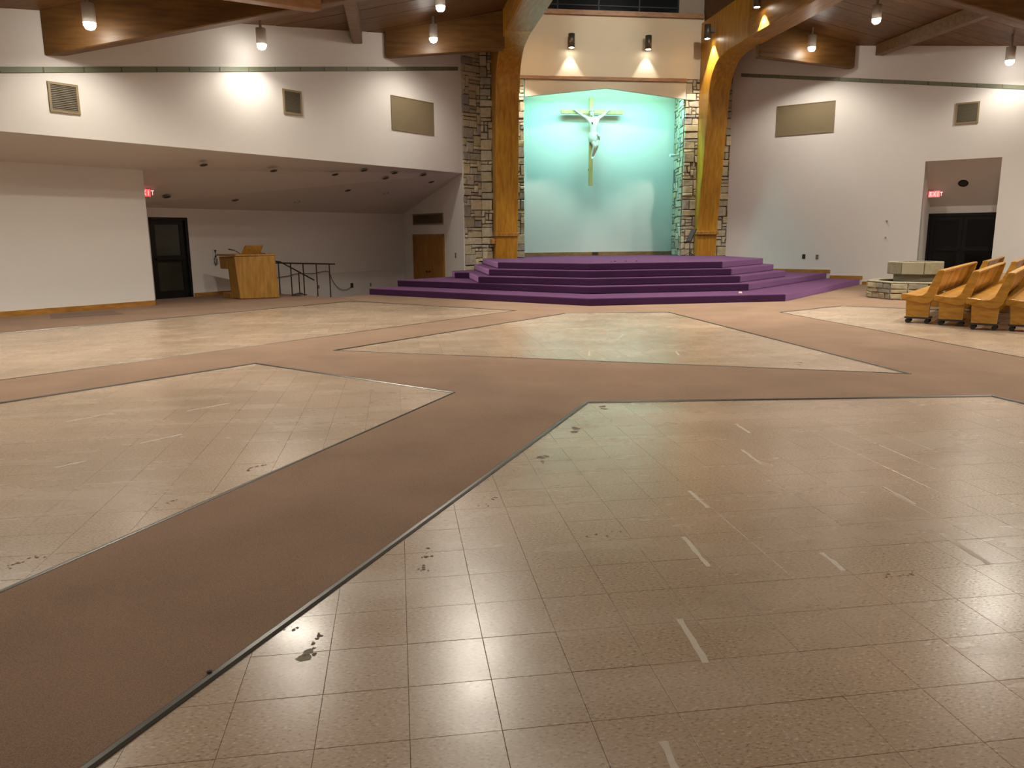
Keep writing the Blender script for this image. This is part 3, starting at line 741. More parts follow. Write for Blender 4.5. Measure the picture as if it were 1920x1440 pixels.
# ================================================================== LIGHTS
def pendant(x, y, z, label, energy=LAMP_W, cone=146):
    t = thing('ceiling_downlight', (x, y, z), label, 'light', 'cylinder ceiling downlights')
    zc = ZC(x)
    m = MB(); m.lathe((x, y, z), [(0.105, 0.02), (0.115, 0.02), (0.115, 0.36), (0.03, 0.37), (0.03, zc-z+0.01)], 20); m.build('housing', 'white_metal', t, True)
    m = MB(); m.lathe((x, y, z), [(0.02, -0.10), (0.07, -0.085), (0.105, -0.03), (0.104, 0.02)], 18); m.build('bulb', 'lamp_glow', t, True)
    spot('lamp_light', (x, y, z-0.12), energy, cone, 0.6, WARM, t, None, 0.09)
    return t
pendant(-12.50, -9.22, 5.52, 'glowing downlight in front of the deep top left beam', 95, 150)
pendant(-9.93, -6.00, 5.95, 'glowing downlight casting a bright arc on the left wall', 90, 152)
pendant(-5.82, -5.95, 6.90, 'upper of two downlights left of the left arch', 135)
pendant(-5.85, -3.05, 6.88, 'lower of two downlights left of the left arch, by the short beam', 150)
pendant(5.35, -5.81, 6.98, 'upper of two downlights right of the right arch', 180)
pendant(5.30, -2.73, 6.99, 'lower of two downlights right of the right arch, by the short beam', 215)
pendant(9.37, -5.70, 6.09, 'glowing downlight at the right edge above the exit opening', 72, 152)
for (x, y, e) in ((-12.4, -14.6, 520), (-9.2, -11.2, 540), (-5.8, -11.6, 640), (5.4, -11.6, 820), (10.8, -10.4, 400), (-5.8, -17.4, 250), (5.4, -17.4, 800), (-11.0, -21.0, 130), (-5.8, -23.4, 85), (5.4, -23.4, 160), (11.0, -17.0, 700), (-16.0, -15.6, 300)):  # second lamp listed is added to brighten the left partition and recess
    pendant(x, y, ZC(x)-0.55, 'cylinder downlight in the ceiling over the nave, out of view', e, 150)
for (x, y, tx, ty, tz) in ((-2.3, -8.5, -1.4, 0.6, 7.9), (2.3, -8.5, 1.4, 0.6, 7.9), (-2.3, -13.0, -2.5, -7.5, 0.0), (2.3, -13.0, 2.5, -7.5, 0.0)):  # unseen spotlights added to brighten the cream wall and altar steps
    c = Vector((x, y, 10.45)); t = thing('added_spotlight', c, 'added unseen spotlight in the roof monitor to brighten the sanctuary front', 'light', 'added altar spotlights')
    d = (Vector((tx, ty, tz))-c).normalized()
    m = MB(); m.tube([c-d*0.3, c-d*0.02], [0.07, 0.11], 14); m.build('housing', 'sconce_metal', t, True)
    m = MB(); m.tube([c-d*0.04, c-d*0.03], 0.095, 14); m.build('lens', 'sconce_glow', t)
    m = MB(); m.tube([c-d*0.2, (x, y, 11.02)], 0.015, 6); m.build('stem', 'sconce_metal', t)
    spot('added_spot_light', c+d*0.02, ALTAR_FILL_W, 36 if tz > 1 else 70, 0.6, WARM, t, (tx, ty, tz), 0.1)

def sconce(c, wall_n, label, energy, cone, group, grp_mat='sconce_metal', tgt=None):
    c = Vector(c); n = Vector(wall_n)
    t = thing('wall_sconce', c, label, 'sconce', group)
    m = MB(); m.lathe(c, [(0.085, 0.0), (0.105, 0.0), (0.105, 0.42), (0.06, 0.425)], 22); m.build('shade', grp_mat, t, True)
    m = MB(); m.box(c-n*0.15+Vector((0, 0, 0.25)), n, n.cross(Vector((0, 0, 1))), (0, 0, 1), 0.075, 0.05, 0.06); m.build('bracket', grp_mat, t)
    m = MB(); m.lathe(c, [(0.078, -0.004), (0.084, 0.012)], 20); m.build('lens', 'sconce_glow', t)
    spot('sconce_light', c-n*0.05+Vector((0, 0, -0.03)), energy, cone, 0.35, WARM, t, tgt, 0.05)
    return t
sconce((-1.25, 0.40, 7.54), (0, -1, 0), 'bronze cylinder sconce above the crucifix, left of two', SCONCE_W, 70, 'bronze cylinder sconces')
sconce((1.31, 0.40, 7.55), (0, -1, 0), 'bronze cylinder sconce above the crucifix, right of two', SCONCE_W, 70, 'bronze cylinder sconces')
for k in range(7):
    y = -0.45-3.47*k
    lb = ('lower bronze cylinder sconce on the right arch', 'upper bronze cylinder sconce on the right arch at the picture top')[k] if k < 2 else 'bronze cylinder sconce on a girder side over the nave, out of view'
    sconce((2.97, y, 7.72), (-1, 0, 0), lb, GIRDER_W*(1 if k < 4 else 0.45), 80, 'bronze cylinder sconces')
    sconce((-2.89, y, 7.72), (1, 0, 0), 'bronze cylinder sconce on a girder side over the nave, out of view', GIRDER_W*(1 if k < 4 else 0.3), 80, 'bronze cylinder sconces')
# teal fluorescent strip behind the gabled header
t = thing('strip_light', (0, 0.92, 6.62), 'teal strip light hidden behind the cream header of the alcove', 'light')
m = MB(); m.abox(-2.4, 2.4, 0.84, 0.98, 6.78, 6.86); m.build('housing', 'white_metal', t)
m = MB(); m.tube([(-2.35, 0.92, 6.74), (2.35, 0.92, 6.74)], 0.02, 8); m.build('tube', 'tube_glow', t)
ad = bpy.data.lights.new('strip_glow', 'AREA'); ad.shape = 'RECTANGLE'; ad.size = 4.6; ad.size_y = 0.08; ad.energy = TEAL_W; ad.color = (0.30, 1.0, 0.95)
ao = bpy.data.objects.new('strip_glow', ad); COL.objects.link(ao); ao.parent = t; ao.location = Vector((0, 0.93, 6.70))-t.location
ao.rotation_euler = (Vector((0, -0.34, -1))).to_track_quat('-Z', 'Y').to_euler()
# small recessed lights of the left recess ceiling, all off
A_, B_, C_ = LW(-4.85, BZ), K, BW(-9.0, 2.44)
nrm = (B_-A_).cross(C_-A_).normalized()
if nrm.z > 0: nrm = -nrm
RL = [(-11.53, -5.46, 'leftmost recessed downlight of the front row'), (-10.13, -4.0, 'second recessed downlight of the front row'), (-8.67, -2.61, 'third recessed downlight of the front row'),
      (-7.87, -2.42, 'flat recessed light near the bulkhead edge, leftmost'), (-7.02, -1.56, 'flat recessed light near the bulkhead edge, middle'), (-6.14, -0.71, 'flat recessed light near the bulkhead edge, rightmost'),
      (-7.29, -1.23, 'fourth recessed downlight of the front row'), (-5.86, 0.24, 'rightmost recessed downlight of the front row'),
      (-8.44, -0.83, 'left of two recessed downlights midway up'), (-7.31, 0.38, 'right of two recessed downlights midway up'),
      (-12.89, -3.75, 'recessed downlight in front of the glass exit door'), (-11.48, -2.26, 'recessed downlight above the lectern, low on the slope'), (-9.96, -0.82, 'recessed downlight low on the slope above the railing'),
      (-8.5, 0.67, 'recessed downlight low on the slope right of the railing'), (-7.03, 2.2, 'recessed downlight low on the slope nearest the oak door')]
def recessed(c, nrm, label, group, mat='grey_plastic', r=0.085):
    t = thing('recessed_light', c, label+', switched off', 'light', group)
    a = nrm.cross(Vector((0, 0, 1))).normalized(); b = nrm.cross(a)
    n = 20; m = MB()
    ring = lambda rad, off: [c+a*rad*math.cos(2*math.pi*k/n)+b*rad*math.sin(2*math.pi*k/n)+nrm*off for k in range(n)]
    v = ring(r*1.25, 0.001)+ring(r*1.22, 0.010)+ring(r, 0.008); f = []
    for i in range(2):
        for k in range(n): f.append([i*n+k, i*n+(k+1) % n, (i+1)*n+(k+1) % n, (i+1)*n+k])
    m.mesh(v, f); m.build('trim_ring', mat, t)
    m = MB(); v = ring(r, 0.008)+ring(r*0.75, 0.003); f = [[k, (k+1) % n, n+(k+1) % n, n+k] for k in range(n)]+[[n+k for k in range(n)]]
    m.mesh(v, f); m.build('baffle', 'dark_plastic', t)
for x, y, lb in RL:
    z = A_.z-(nrm.x*(x-A_.x)+nrm.y*(y-A_.y))/nrm.z
    recessed(Vector((x, y, z)), nrm, lb+' in the recess ceiling', 'recessed lights of the low recess ceiling')
n2 = (RD(OX0+1, 2.40)-RW(OX0, OZ)).cross(RW(OX1, OZ)-RW(OX0, OZ)).normalized()
if n2.z > 0: n2 = -n2
recessed(Vector((9.73, -3.93, OZ-((9.73-3.93-RWK)/2.0)*(OZ-2.40))), n2, 'round black recessed light above the right exit doors', None, 'black_metal', 0.11)

# ================================================================== EXIT SIGNS
def letters(parent, org, right, up, out, h, text, mat):
    G_ = {'E': [(0, 0, .22, 1), (0, 0, 1, .18), (0, .41, .8, .59), (0, .82, 1, 1)], 'I': [(.39, 0, .61, 1)], 'T': [(.39, 0, .61, 1), (0, .82, 1, 1)]}
    w = h*0.58; x = 0
    for ch in text:
        m = MB()
        if ch == 'X':
            for s in (0, 1):
                xa, xb = (0, 1) if s == 0 else (1, 0)
                p = [(xa-.12, 0), (xa+.12, 0), (xb+.12, 1), (xb-.12, 1)]
                pts = [org+right*(x+q[0]*w)+up*(q[1]*h)+out*0.003 for q in p]; m.prism(pts, [q+out*0.004 for q in pts])
        else:
            for a, b, c, d_ in G_[ch]:
                p = [(a, b), (c, b), (c, d_), (a, d_)]
                pts = [org+right*(x+q[0]*w)+up*(q[1]*h)+out*0.003 for q in p]; m.prism(pts, [q+out*0.004 for q in pts])
        m.build('letter', mat, parent); x += w*1.35
def exit_sign(c, right, out, label):
    c = Vector(c); up = Vector((0, 0, 1)); right = Vector(right).normalized(); out = Vector(out).normalized()
    t = thing('exit_sign', c, label, 'exit sign', 'lit exit signs')
    m = MB(); m.box(c, right, up, out, 0.16, 0.10, 0.03); m.build('housing', 'white_plastic', t)
    m = MB(); m.box(c+out*0.032, right, up, out, 0.15, 0.09, 0.003); fc = m.build('face', 'exit_red', t)
    letters(fc, c-right*0.118-up*0.06+out*0.034, right, up, out, 0.12, 'EXIT', 'exit_letter')
    m = MB(); m.tube([c+up*0.1, c+up*0.20], 0.012, 8); m.build('stem', 'white_plastic', t)
    return t
exit_sign((-13.28, -4.33, 2.76), (1, 0.35, 0), (0.35, -1, 0), 'red exit sign half hidden behind the left partition corner')
exit_sign((9.30, -3.27, 2.76), (1, -1, 0), (-1, -1, 0), 'red exit sign inside the right wall opening')

# ================================================================== WALL PLATES, PHONE, CABLE
def plate(W, x, z, label, mat='grey_plastic', w=0.04, h=0.06, two=True):
    t = thing('wall_plate', W(x, z-h, 0), label, 'wall plate', 'small wall plates')
    m = MB(); p = [W(x-w*S2, z-h), W(x+w*S2, z-h), W(x+w*S2, z+h), W(x-w*S2, z+h)]; q = [W(x-w*S2, z-h, .01), W(x+w*S2, z-h, .01), W(x+w*S2, z+h, .01), W(x-w*S2, z+h, .01)]
    m.prism(p, q); m.build('cover', mat, t)
    for s in (-1, 1):
        m = MB(); zz = z+s*h*0.45; ww = w*0.45
        m.prism([W(x-ww*S2, zz-h*.25, .008), W(x+ww*S2, zz-h*.25, .008), W(x+ww*S2, zz+h*.25, .008), W(x-ww*S2, zz+h*.25, .008)],
                [W(x-ww*S2, zz-h*.25, .013), W(x+ww*S2, zz-h*.25, .013), W(x+ww*S2, zz+h*.25, .013), W(x-ww*S2, zz+h*.25, .013)]); m.build('socket', 'dark_plastic', t)
plate(RW, 6.19, 0.87, 'dark wall plate above the right platform steps', 'dark_plastic', 0.05, 0.075)
plate(RW, 6.49, 0.86, 'pale grey wall plate above the right platform steps', 'grey_plastic', 0.05, 0.075)
plate(BW, -9.62, -0.02+0.05, 'outlet seen between the railing posts'); plate(BW, -8.6, 0.0, 'dark outlet right of the railing with the cable plugged in', 'dark_plastic', 0.06, 0.08); plate(BW, -7.99, -0.02, 'outlet left of the purple platform')
plate(lambda a, z, o=0: EW(a, z, o), 0.50, 1.0, 'switch plate between oak door and stone pier', 'grey_plastic', 0.06, 0.09)
for z, lb in ((1.97, 'upper'), (1.47, 'lower')):
    m = MB(); m.tube([RW(7.91, z, 0), RW(7.91, z, 0.05)], 0.025, 10); tag(m.build('wall_bracket', 'grey_plastic'), lb+' small metal bracket on the bare right wall', 'bracket')
ph = thing('wall_phone', BW(-12.23, 0.95), 'white handset intercom with coiled cord on wall beside the lectern', 'telephone')
m = MB(); p = [BW(-12.27, 1.05), BW(-12.19, 1.05), BW(-12.19, 1.32), BW(-12.27, 1.32)]; m.prism(p, [q+Vector((S2, -S2, 0))*0.04 for q in p]); bevel(m.build('base', 'white_plastic', ph), 0.01)
m = MB(); m.tube([BW(-12.23, 1.09, .06), BW(-12.23, 1.14, .075), BW(-12.23, 1.24, .075), BW(-12.23, 1.29, .06)], [0.03, 0.018, 0.018, 0.03], 10); m.build('handset', 'dark_plastic', ph)
m = MB(); m.tube([BW(-12.25, 1.06, .05), BW(-12.26, 0.95, .06), BW(-12.24, 0.87, .06), BW(-12.21, 0.90, .06), BW(-12.20, 1.05, .05)], 0.014, 8); m.build('cord', 'dark_plastic', ph)
def cat_curve(pts, n=6):
    out = []
    for i in range(len(pts)-1):
        p0, p1, p2, p3 = [Vector(pts[k]) for k in (max(i-1, 0), i, i+1, min(i+2, len(pts)-1))]
        for k in range(n):
            t_ = k/n; out.append(0.5*((2*p1)+(-p0+p2)*t_+(2*p0-5*p1+4*p2-p3)*t_*t_+(-p0+3*p1-3*p2+p3)*t_**3))
    out.append(Vector(pts[-1])); return out
m = MB(); m.tube(cat_curve([BW(-10.95, 0.40, .05), BW(-10.5, 0.44, .05), BW(-10.2, 0.50, .05), BW(-9.75, 0.48, .05), BW(-9.35, 0.52, .05), BW(-9.22, 0.2, .05), BW(-9.05, -0.05, .05), BW(-8.85, -0.13, .06), BW(-8.65, -0.05, .05), BW(-8.6, 0.0, .03)]), 0.009, 6)
tag(m.build('wall_cable', 'dark_plastic'), 'thin dark cable draped along the recess wall behind the railing', 'cable')

# ================================================================== RAILING
posts = [(-8.88, -3.60), (-9.26, -3.24), (-9.66, -2.86), (-10.05, -2.48), (-10.44, -2.10)]
t = thing('stair_railing', (-9.66, -2.86, 0), 'thin black metal stair railing right of the lectern', 'railing')
for x, y in posts:
    m = MB(); m.tube([(x, y, 0), (x, y, 0.90)], 0.017, 8); m.build('post', 'rail_metal', t)
m = MB(); m.tube([(-8.72, -3.76, 0.905), (-10.62, -1.92, 0.905)], 0.021, 8); m.build('top_rail', 'rail_metal', t)
m = MB(); m.tube([(-10.75, -2.3, 1.0), (-10.40, -1.95, 0.93), (-9.55, -1.2, 0.35)], 0.020, 8); m.build('handrail', 'rail_metal', t)
m = MB(); m.tube([(-9.95, -1.55, -0.30), (-9.95, -1.55, 0.60)], 0.016, 8); m.build('handrail_post', 'rail_metal', t)
m = MB(); m.tube(cat_curve([(-10.0, -2.95, .02), (-9.85, -2.75, .07), (-9.7, -2.95, .06), (-9.85, -3.05, .03), (-9.95, -2.85, .05), (-9.6, -2.8, .03)]), 0.016, 6)
tag(m.build('cable_heap', 'dark_plastic'), 'small black heap of cable on the floor beside the railing', 'cable')

# ================================================================== LECTERN
lu = Vector((0.948, 0.319, 0)); lv_ = Vector((-0.62, 0.785, 0)); P0 = Vector((-11.25, -3.87, 0))
t = thing('lectern', (-11.0, -3.4, 0), 'blond wood lectern with leaning front panel and book rest', 'lectern')
def LP(a, b, z): p = P0+lu*a+lv_*b; return Vector((p.x, p.y, z))
def lprism(name, corners_b, corners_t, mat='lectern_wood', bv=0.008):
    m = MB(); m.prism(corners_b, corners_t); return bevel(m.build(name, mat, t), bv, 1)
lprism('front_panel', [LP(0.03, 0, 0.02), LP(1.05, 0, 0.02), LP(1.05, 0.05, 0.02), LP(0.03, 0.05, 0.02)], [LP(-0.06, -0.03, 1.14), LP(0.98, -0.03, 1.14), LP(0.98, 0.03, 1.14), LP(-0.06, 0.03, 1.14)])
lprism('cabinet', [LP(0.05, 0.05, 0.03), LP(1.02, 0.05, 0.03), LP(1.0, 0.58, 0.03), LP(0.07, 0.58, 0.03)], [LP(0.02, 0.05, 1.13), LP(0.96, 0.05, 1.13), LP(0.96, 0.58, 1.13), LP(0.02, 0.58, 1.13)])
lprism('shelf_wing', [LP(0.02, 0.58, 0.80), LP(0.96, 0.58, 0.80), LP(0.96, 0.98, 0.80), LP(0.02, 0.98, 0.80)], [LP(0.02, 0.58, 1.13), LP(0.96, 0.58, 1.13), LP(0.96, 1.02, 1.13), LP(0.02, 1.02, 1.13)])
lprism('plinth', [LP(0.06, 0.5, 0.01), LP(1.0, 0.5, 0.01), LP(1.0, 1.05, 0.01), LP(0.06, 1.05, 0.01)], [LP(0.06, 0.5, 0.15), LP(1.0, 0.5, 0.15), LP(1.0, 1.05, 0.15), LP(0.06, 1.05, 0.15)])
lprism('top', [LP(-0.03, -0.02, 1.15), LP(1.03, -0.02, 1.15), LP(1.03, 1.05, 1.15), LP(-0.03, 1.05, 1.15)], [LP(-0.03, -0.02, 1.20), LP(1.03, -0.02, 1.20), LP(1.03, 1.05, 1.20), LP(-0.03, 1.05, 1.20)])
lprism('book_rest', [LP(0.22, 0.16, 1.20), LP(0.70, 0.16, 1.20), LP(0.70, 0.20, 1.20), LP(0.22, 0.20, 1.20)], [LP(0.25, 0.0, 1.43), LP(0.72, 0.0, 1.43), LP(0.72, 0.04, 1.43), LP(0.25, 0.04, 1.43)])
m = MB(); m.tube([LP(0.62, 0.5, 1.2), LP(0.8, 0.4, 1.22), LP(0.9, 0.3, 1.21)], 0.01, 6); m.build('cable', 'dark_plastic', t)
m = MB(); m.tube([LP(0.3, 0.4, 1.20), LP(0.16, 0.42, 1.30), LP(0.02, 0.45, 1.33)], [0.008, 0.012, 0.02], 8); m.build('microphone', 'dark_plastic', t)

# ================================================================== PEWS ON DOLLIES
def UV(u_, v_, z): return Vector(((u_+v_)*S2, (u_-v_)*S2, z))      # u along the pew, v from seat front to back
def pew(u0, length, vb, label, group):
    u1 = u0+length; t = thing('church_pew', UV((u0+u1)/2, vb-0.28, 0), label, 'pew', group)
    def side(prof, ua, ub, name, mat='pew_wood', bv=0.0, par=None):
        m = MB(); m.prism([UV(ua, vb+a, z) for a, z in prof], [UV(ub, vb+a, z) for a, z in prof]); o = m.build(name, mat, par or t)
        if bv: bevel(o, bv, 2)
        return o
    C0 = 0.115
    # moulded end: seat curve sweeping up into the back
    endp = [(-0.60, 0.43), (-0.60, 0.515), (-0.58, 0.535), (-0.35, 0.505), (-0.255, 0.515), (-0.19, 0.57), (-0.10, 0.80), (-0.045, 0.945), (-0.02, 0.962), (0.05, 0.962), (0.062, 0.94), (0.03, 0.80), (-0.035, 0.55), (-0.075, 0.43), (-0.14, 0.375), (-0.24, 0.36)]
    for ua, ub in ((u0, u0+0.055), (u1-0.055, u1)): side(endp, ua, ub, 'end', bv=0.012)
    ped = [(-0.50, C0), (-0.13, C0), (-0.12, 0.40), (-0.52, 0.46)]
    for ua, ub in ((u0+0.03, u0+0.09), ((u0+u1)/2-0.03, (u0+u1)/2+0.03), (u1-0.09, u1-0.03)): side(ped, ua, ub, 'support')
    side([(-0.585, 0.455), (-0.585, 0.512), (-0.35, 0.488), (-0.25, 0.495), (-0.20, 0.53), (-0.17, 0.50), (-0.24, 0.44), (-0.36, 0.43)], u0+0.055, u1-0.055, 'seat', bv=0.01)
    nb = max(4, int(length/0.30)); w = (length-0.11)/nb
    for k in range(nb):
        a = u0+0.055+k*w+0.009; side([(-0.205, 0.50), (-0.165, 0.50), (-0.022, 0.915), (-0.060, 0.915)], a, a+w-0.018, 'back_board', 'pew_board', 0.008)
    side([(-0.052, 0.90), (-0.065, 0.935), (-0.05, 0.957), (0.035, 0.957), (0.045, 0.94), (0.01, 0.90)], u0+0.055, u1-0.055, 'cap_rail', bv=0.008)
    for ua in (u0+0.02, u1-0.32):
        dl = side([(-0.52, 0.085), (-0.11, 0.085), (-0.11, C0), (-0.52, C0)], ua, ua+0.3, 'dolly', 'dark_plastic')
        for uu_ in (ua+0.05, ua+0.25):
            for a in (-0.47, -0.16):
                m = MB(); c = UV(uu_, vb+a, 0.042); ax = Vector((S2, S2, 0))
                m.tube([c-ax*0.014, c+ax*0.014], 0.042, 12); m.build('caster', 'caster_rubber', dl)
    return t
GP = 'oak pews stored on dollies'
for k, (u0, vb, lb) in enumerate(((-7.48, 10.88, 'first pew from the stone font in the near row, end on'), (-7.62, 11.43, 'second pew from the stone font in the near row'),
                                  (-8.02, 11.97, 'third pew from the stone font in the near row'), (-7.95, 12.52, 'fourth pew of the near row, cut by the picture edge'))):
    pew(u0, 4.75, vb, lb, GP)
for k, (u0, vb, lb) in enumerate(((-2.02, 11.02, 'far row pew directly behind the first near pew'), (-2.30, 11.60, 'far row pew behind the second near pew'), (-2.3, 12.15, 'far row pew behind the third near pew, mostly hidden'))):
    pew(u0, 4.1, vb, lb, GP)

# ================================================================== FONT
FC = Vector((5.80, -7.57, 0)); t = thing('stone_font', FC, 'octagonal stone baptismal font behind the first pew', 'baptismal font')
def octo(r, rot=math.radians(22.5+4)): return [(FC.x+r*math.cos(rot+k*math.pi/4), FC.y+r*math.sin(rot+k*math.pi/4)) for k in range(8)]
o_out, o_in = octo(1.08), octo(0.88); m = MB()
for k in range(8):
    a, b, c, d = o_out[k], o_out[(k+1) % 8], o_in[(k+1) % 8], o_in[k]
    m.flat([a, b, c, d], 0.0, 0.40)
m.build('ring_core', 'mortar', t)
for k in range(8):
    a, b = Vector((*o_out[k], 0)), Vector((*o_out[(k+1) % 8], 0)); mid = (a+b)/2-FC
    seed = 40+k; r = random.Random(seed); dd = (b-a); W_len = dd.length; dd.normalize(); n = Vector((mid.x, mid.y, 0)).normalized()
    z = 0.01
    for h in (0.15, 0.10, 0.14):
        x = 0.0
        while x < W_len-0.02:
            w = r.uniform(0.18, 0.42)
            if W_len-x-w < 0.15: w = W_len-x
            g = 0.006; prj = r.uniform(0.02, 0.045); j = lambda q_: r.uniform(-q_, q_)
            c4 = [(x+g, z+g), (x+w-g, z+g), (x+w-g, z+h-g), (x+g, z+h-g)]
            v = [a+dd*p[0]+Vector((0, 0, p[1]))-n*0.03 for p in c4]+[a+dd*(p[0]+j(.01))+Vector((0, 0, p[1]+j(.008)))+n*prj*0.6 for p in c4]
            v += [a+dd*(p[0]+(x+w/2-p[0])*0.2)+Vector((0, 0, p[1]+(z+h/2-p[1])*0.3))+n*(prj+j(.008)) for p in c4]
            f = []
            for e in range(4):
                e2 = (e+1) % 4; f.append([e, e2, 4+e2, 4+e]); f.append([4+e, 4+e2, 8+e2, 8+e])
            f.append([8, 9, 10, 11]); m = MB(); m.mesh(v, f); m.build('stone', 'font_stone', t); x += w
        z += h
    m = MB(); q_o, q_i = octo(1.12), octo(0.85)
    m.flat([q_o[k], q_o[(k+1) % 8], q_i[(k+1) % 8], q_i[k]], 0.40, 0.435); bevel(m.build('coping', 'font_stone', t), 0.01, 1)
m = MB(); m.flat(octo(0.86), 0.30, 0.33); m.build('water', 'water', t)
m = MB(); m.flat(octo(0.50), 0.0, 0.64); m.build('pedestal', 'font_block', t)
b_o, b_i = octo(0.66), octo(0.44)
for k in range(8):
    m = MB(); sh = 0.006
    def lerp(p, q, s): return (p[0]+(q[0]-p[0])*s, p[1]+(q[1]-p[1])*s)
    m.flat([lerp(b_o[k], b_o[(k+1) % 8], 0.012), lerp(b_o[k], b_o[(k+1) % 8], 0.988), lerp(b_i[k], b_i[(k+1) % 8], 0.988), lerp(b_i[k], b_i[(k+1) % 8], 0.012)], 0.60, 0.90)
    bevel(m.build('basin_block', 'font_stone' if k % 2 else 'font_block', t), 0.015, 2)
m = MB(); m.flat(octo(0.45), 0.60, 0.80); m.build('basin_floor', 'font_block', t)

# ================================================================== CRUCIFIX
t = thing('crucifix', (-0.16, 2.1, 3.34), 'large wooden crucifix with a pale carved figure on the alcove wall', 'crucifix')
m = MB(); m.abox(-0.235, -0.095, 2.02, 2.09, 3.34, 6.31); bevel(m.build('upright', 'cross_wood', t), 0.008, 1)
m = MB(); m.abox(-1.24, 0.98, 2.00, 2.10, 5.76, 5.90); bevel(m.build('crossbar', 'cross_wood', t), 0.008, 1)
for z in (3.9, 5.83):
    m = MB(); m.abox(-0.20, -0.13, 2.09, 2.31, z-0.03, z+0.03); m.build('standoff', 'rail_metal', t)
Y = 1.90
J = {'pelvis': (-0.12, Y, 5.02, .14), 'waist': (-0.11, Y, 5.22, .12), 'chest': (-0.125, Y-.02, 5.46, .155), 'neckb': (-0.145, Y, 5.62, .075), 'neck': (-0.16, Y-.01, 5.68, .05), 'headb': (-0.19, Y-.05, 5.74, .09), 'headt': (-0.205, Y-.06, 5.84, .085),
     'shL': (-0.30, Y, 5.585, .08), 'elL': (-0.51, Y+.02, 5.69, .056), 'wrL': (-0.69, Y+.06, 5.82, .040), 'palL': (-0.735, Y+.07, 5.87, .035),
     'shR': (0.04, Y, 5.60, .08), 'elR': (0.22, Y+.02, 5.70, .056), 'wrR': (0.37, Y+.06, 5.83, .040), 'palR': (0.415, Y+.07, 5.88, .035),
     'hipL': (-0.19, Y-.01, 4.96, .095), 'knL': (-0.10, Y-.15, 4.66, .078), 'anL': (-0.16, Y+.0, 4.31, .05), 'toL': (-0.165, Y-.08, 4.21, .034),
     'hipR': (-0.05, Y-.01, 4.96, .095), 'knR': (-0.0, Y-.12, 4.70, .078), 'anR': (-0.12, Y+.03, 4.34, .05), 'toR': (-0.14, Y-.05, 4.24, .034)}
for sd, sx in (('L', -1), ('R', 1)):
    px, py, pz, _ = J['pal'+sd]
    for q, (dx, dz, r) in enumerate(((0.075, 0.0, .011), (0.085, 0.025, .011), (0.08, 0.05, .011), (0.06, 0.07, .010), (0.01, 0.075, .012))):
        J['f%s%da' % (sd, q)] = (px+sx*dx*0.55, py-0.01, pz+dz*0.6, r*1.1); J['f%s%db' % (sd, q)] = (px+sx*dx*0.95, py-0.045, pz+dz, r)
ED = [('pelvis', 'waist'), ('waist', 'chest'), ('chest', 'neckb'), ('neckb', 'neck'), ('neck', 'headb'), ('headb', 'headt'), ('chest', 'shL'), ('shL', 'elL'), ('elL', 'wrL'), ('wrL', 'palL'), ('chest', 'shR'), ('shR', 'elR'), ('elR', 'wrR'), ('wrR', 'palR'),
      ('pelvis', 'hipL'), ('hipL', 'knL'), ('knL', 'anL'), ('anL', 'toL'), ('pelvis', 'hipR'), ('hipR', 'knR'), ('knR', 'anR'), ('anR', 'toR')]
for sd in 'LR':
    for q in range(5): ED += [('pal'+sd, 'f%s%da' % (sd, q)), ('f%s%da' % (sd, q), 'f%s%db' % (sd, q))]
keys = list(J); me = bpy.data.meshes.new('figure')
me.from_pydata([tuple(Vector(J[k][:3])-Vector((-0.12, Y, 4.2))) for k in keys], [(keys.index(a), keys.index(b)) for a, b in ED], [])
fig = bpy.data.objects.new('figure', me); COL.objects.link(fig); fig.parent = t; fig.location = Vector((-0.12, Y, 4.2))-t.location
sk = fig.modifiers.new('skin', 'SKIN'); sk.use_smooth_shade = True
if not me.skin_vertices: me.attributes  # layer is made by the modifier
for i, k in enumerate(keys):
    sv = me.skin_vertices[0].data[i]; sv.radius = (J[k][3], J[k][3]*0.85); sv.use_root = (k == 'pelvis')
fig.modifiers.new('sub', 'SUBSURF').levels = 2; fig.modifiers['sub'].render_levels = 2
me.materials.append(MATS['statue']); fig['label'] = 'pale carved figure with outstretched arms'
m = MB(); ring = lambda z, rx, ry, cx: [(cx+rx*math.cos(2*math.pi*k/18), Y-.01+ry*math.sin(2*math.pi*k/18)-0.006*math.sin(5*k), z+0.012*math.sin(3*k)) for k in range(18)]
rg = [ring(5.13, .145, .125, -.115), ring(5.06, .168, .145, -.12), ring(4.96, .185, .16, -.12), ring(4.86, .175, .165, -.115), ring(4.80, .15, .15, -.11)]
v = [p for r_ in rg for p in r_]; f = [[i*18+k, i*18+(k+1) % 18, (i+1)*18+(k+1) % 18, (i+1)*18+k] for i in range(4) for k in range(18)]
m.mesh(v, f); m.build('loincloth', 'statue_cloth', t, True)
m = MB(); m.tube([(0.0, Y-.14, 5.08), (0.06, Y-.13, 4.98), (0.08, Y-.10, 4.86)], [.03, .04, .012], 8); m.build('cloth_knot', 'statue_cloth', t, True)
m = MB(); m.lathe((-0.2, Y-.03, 5.76), [(.06, .03), (.092, .05), (.098, .10), (.07, .145), (.02, .16)], 14); m.build('hair', 'statue_hair', t, True)
m = MB(); m.tube([(-0.235, Y-.10, 5.72), (-0.22, Y-.135, 5.68), (-0.21, Y-.10, 5.64)], [.02, .03, .015], 8); m.build('beard', 'statue_hair', t, True)
m = MB(); m.tube([(-0.225, Y-.11, 5.80), (-0.228, Y-.138, 5.765), (-0.226, Y-.12, 5.755)], [.006, .013, .008], 6); m.build('nose', 'statue', t, True)
for sx in (-.03, .025):
    m = MB(); m.lathe((-0.22+sx, Y-.112, 5.79), [(.004, -.006), (.011, 0), (.004, .006)], 8); m.build('eye', 'statue_hair', t, True)
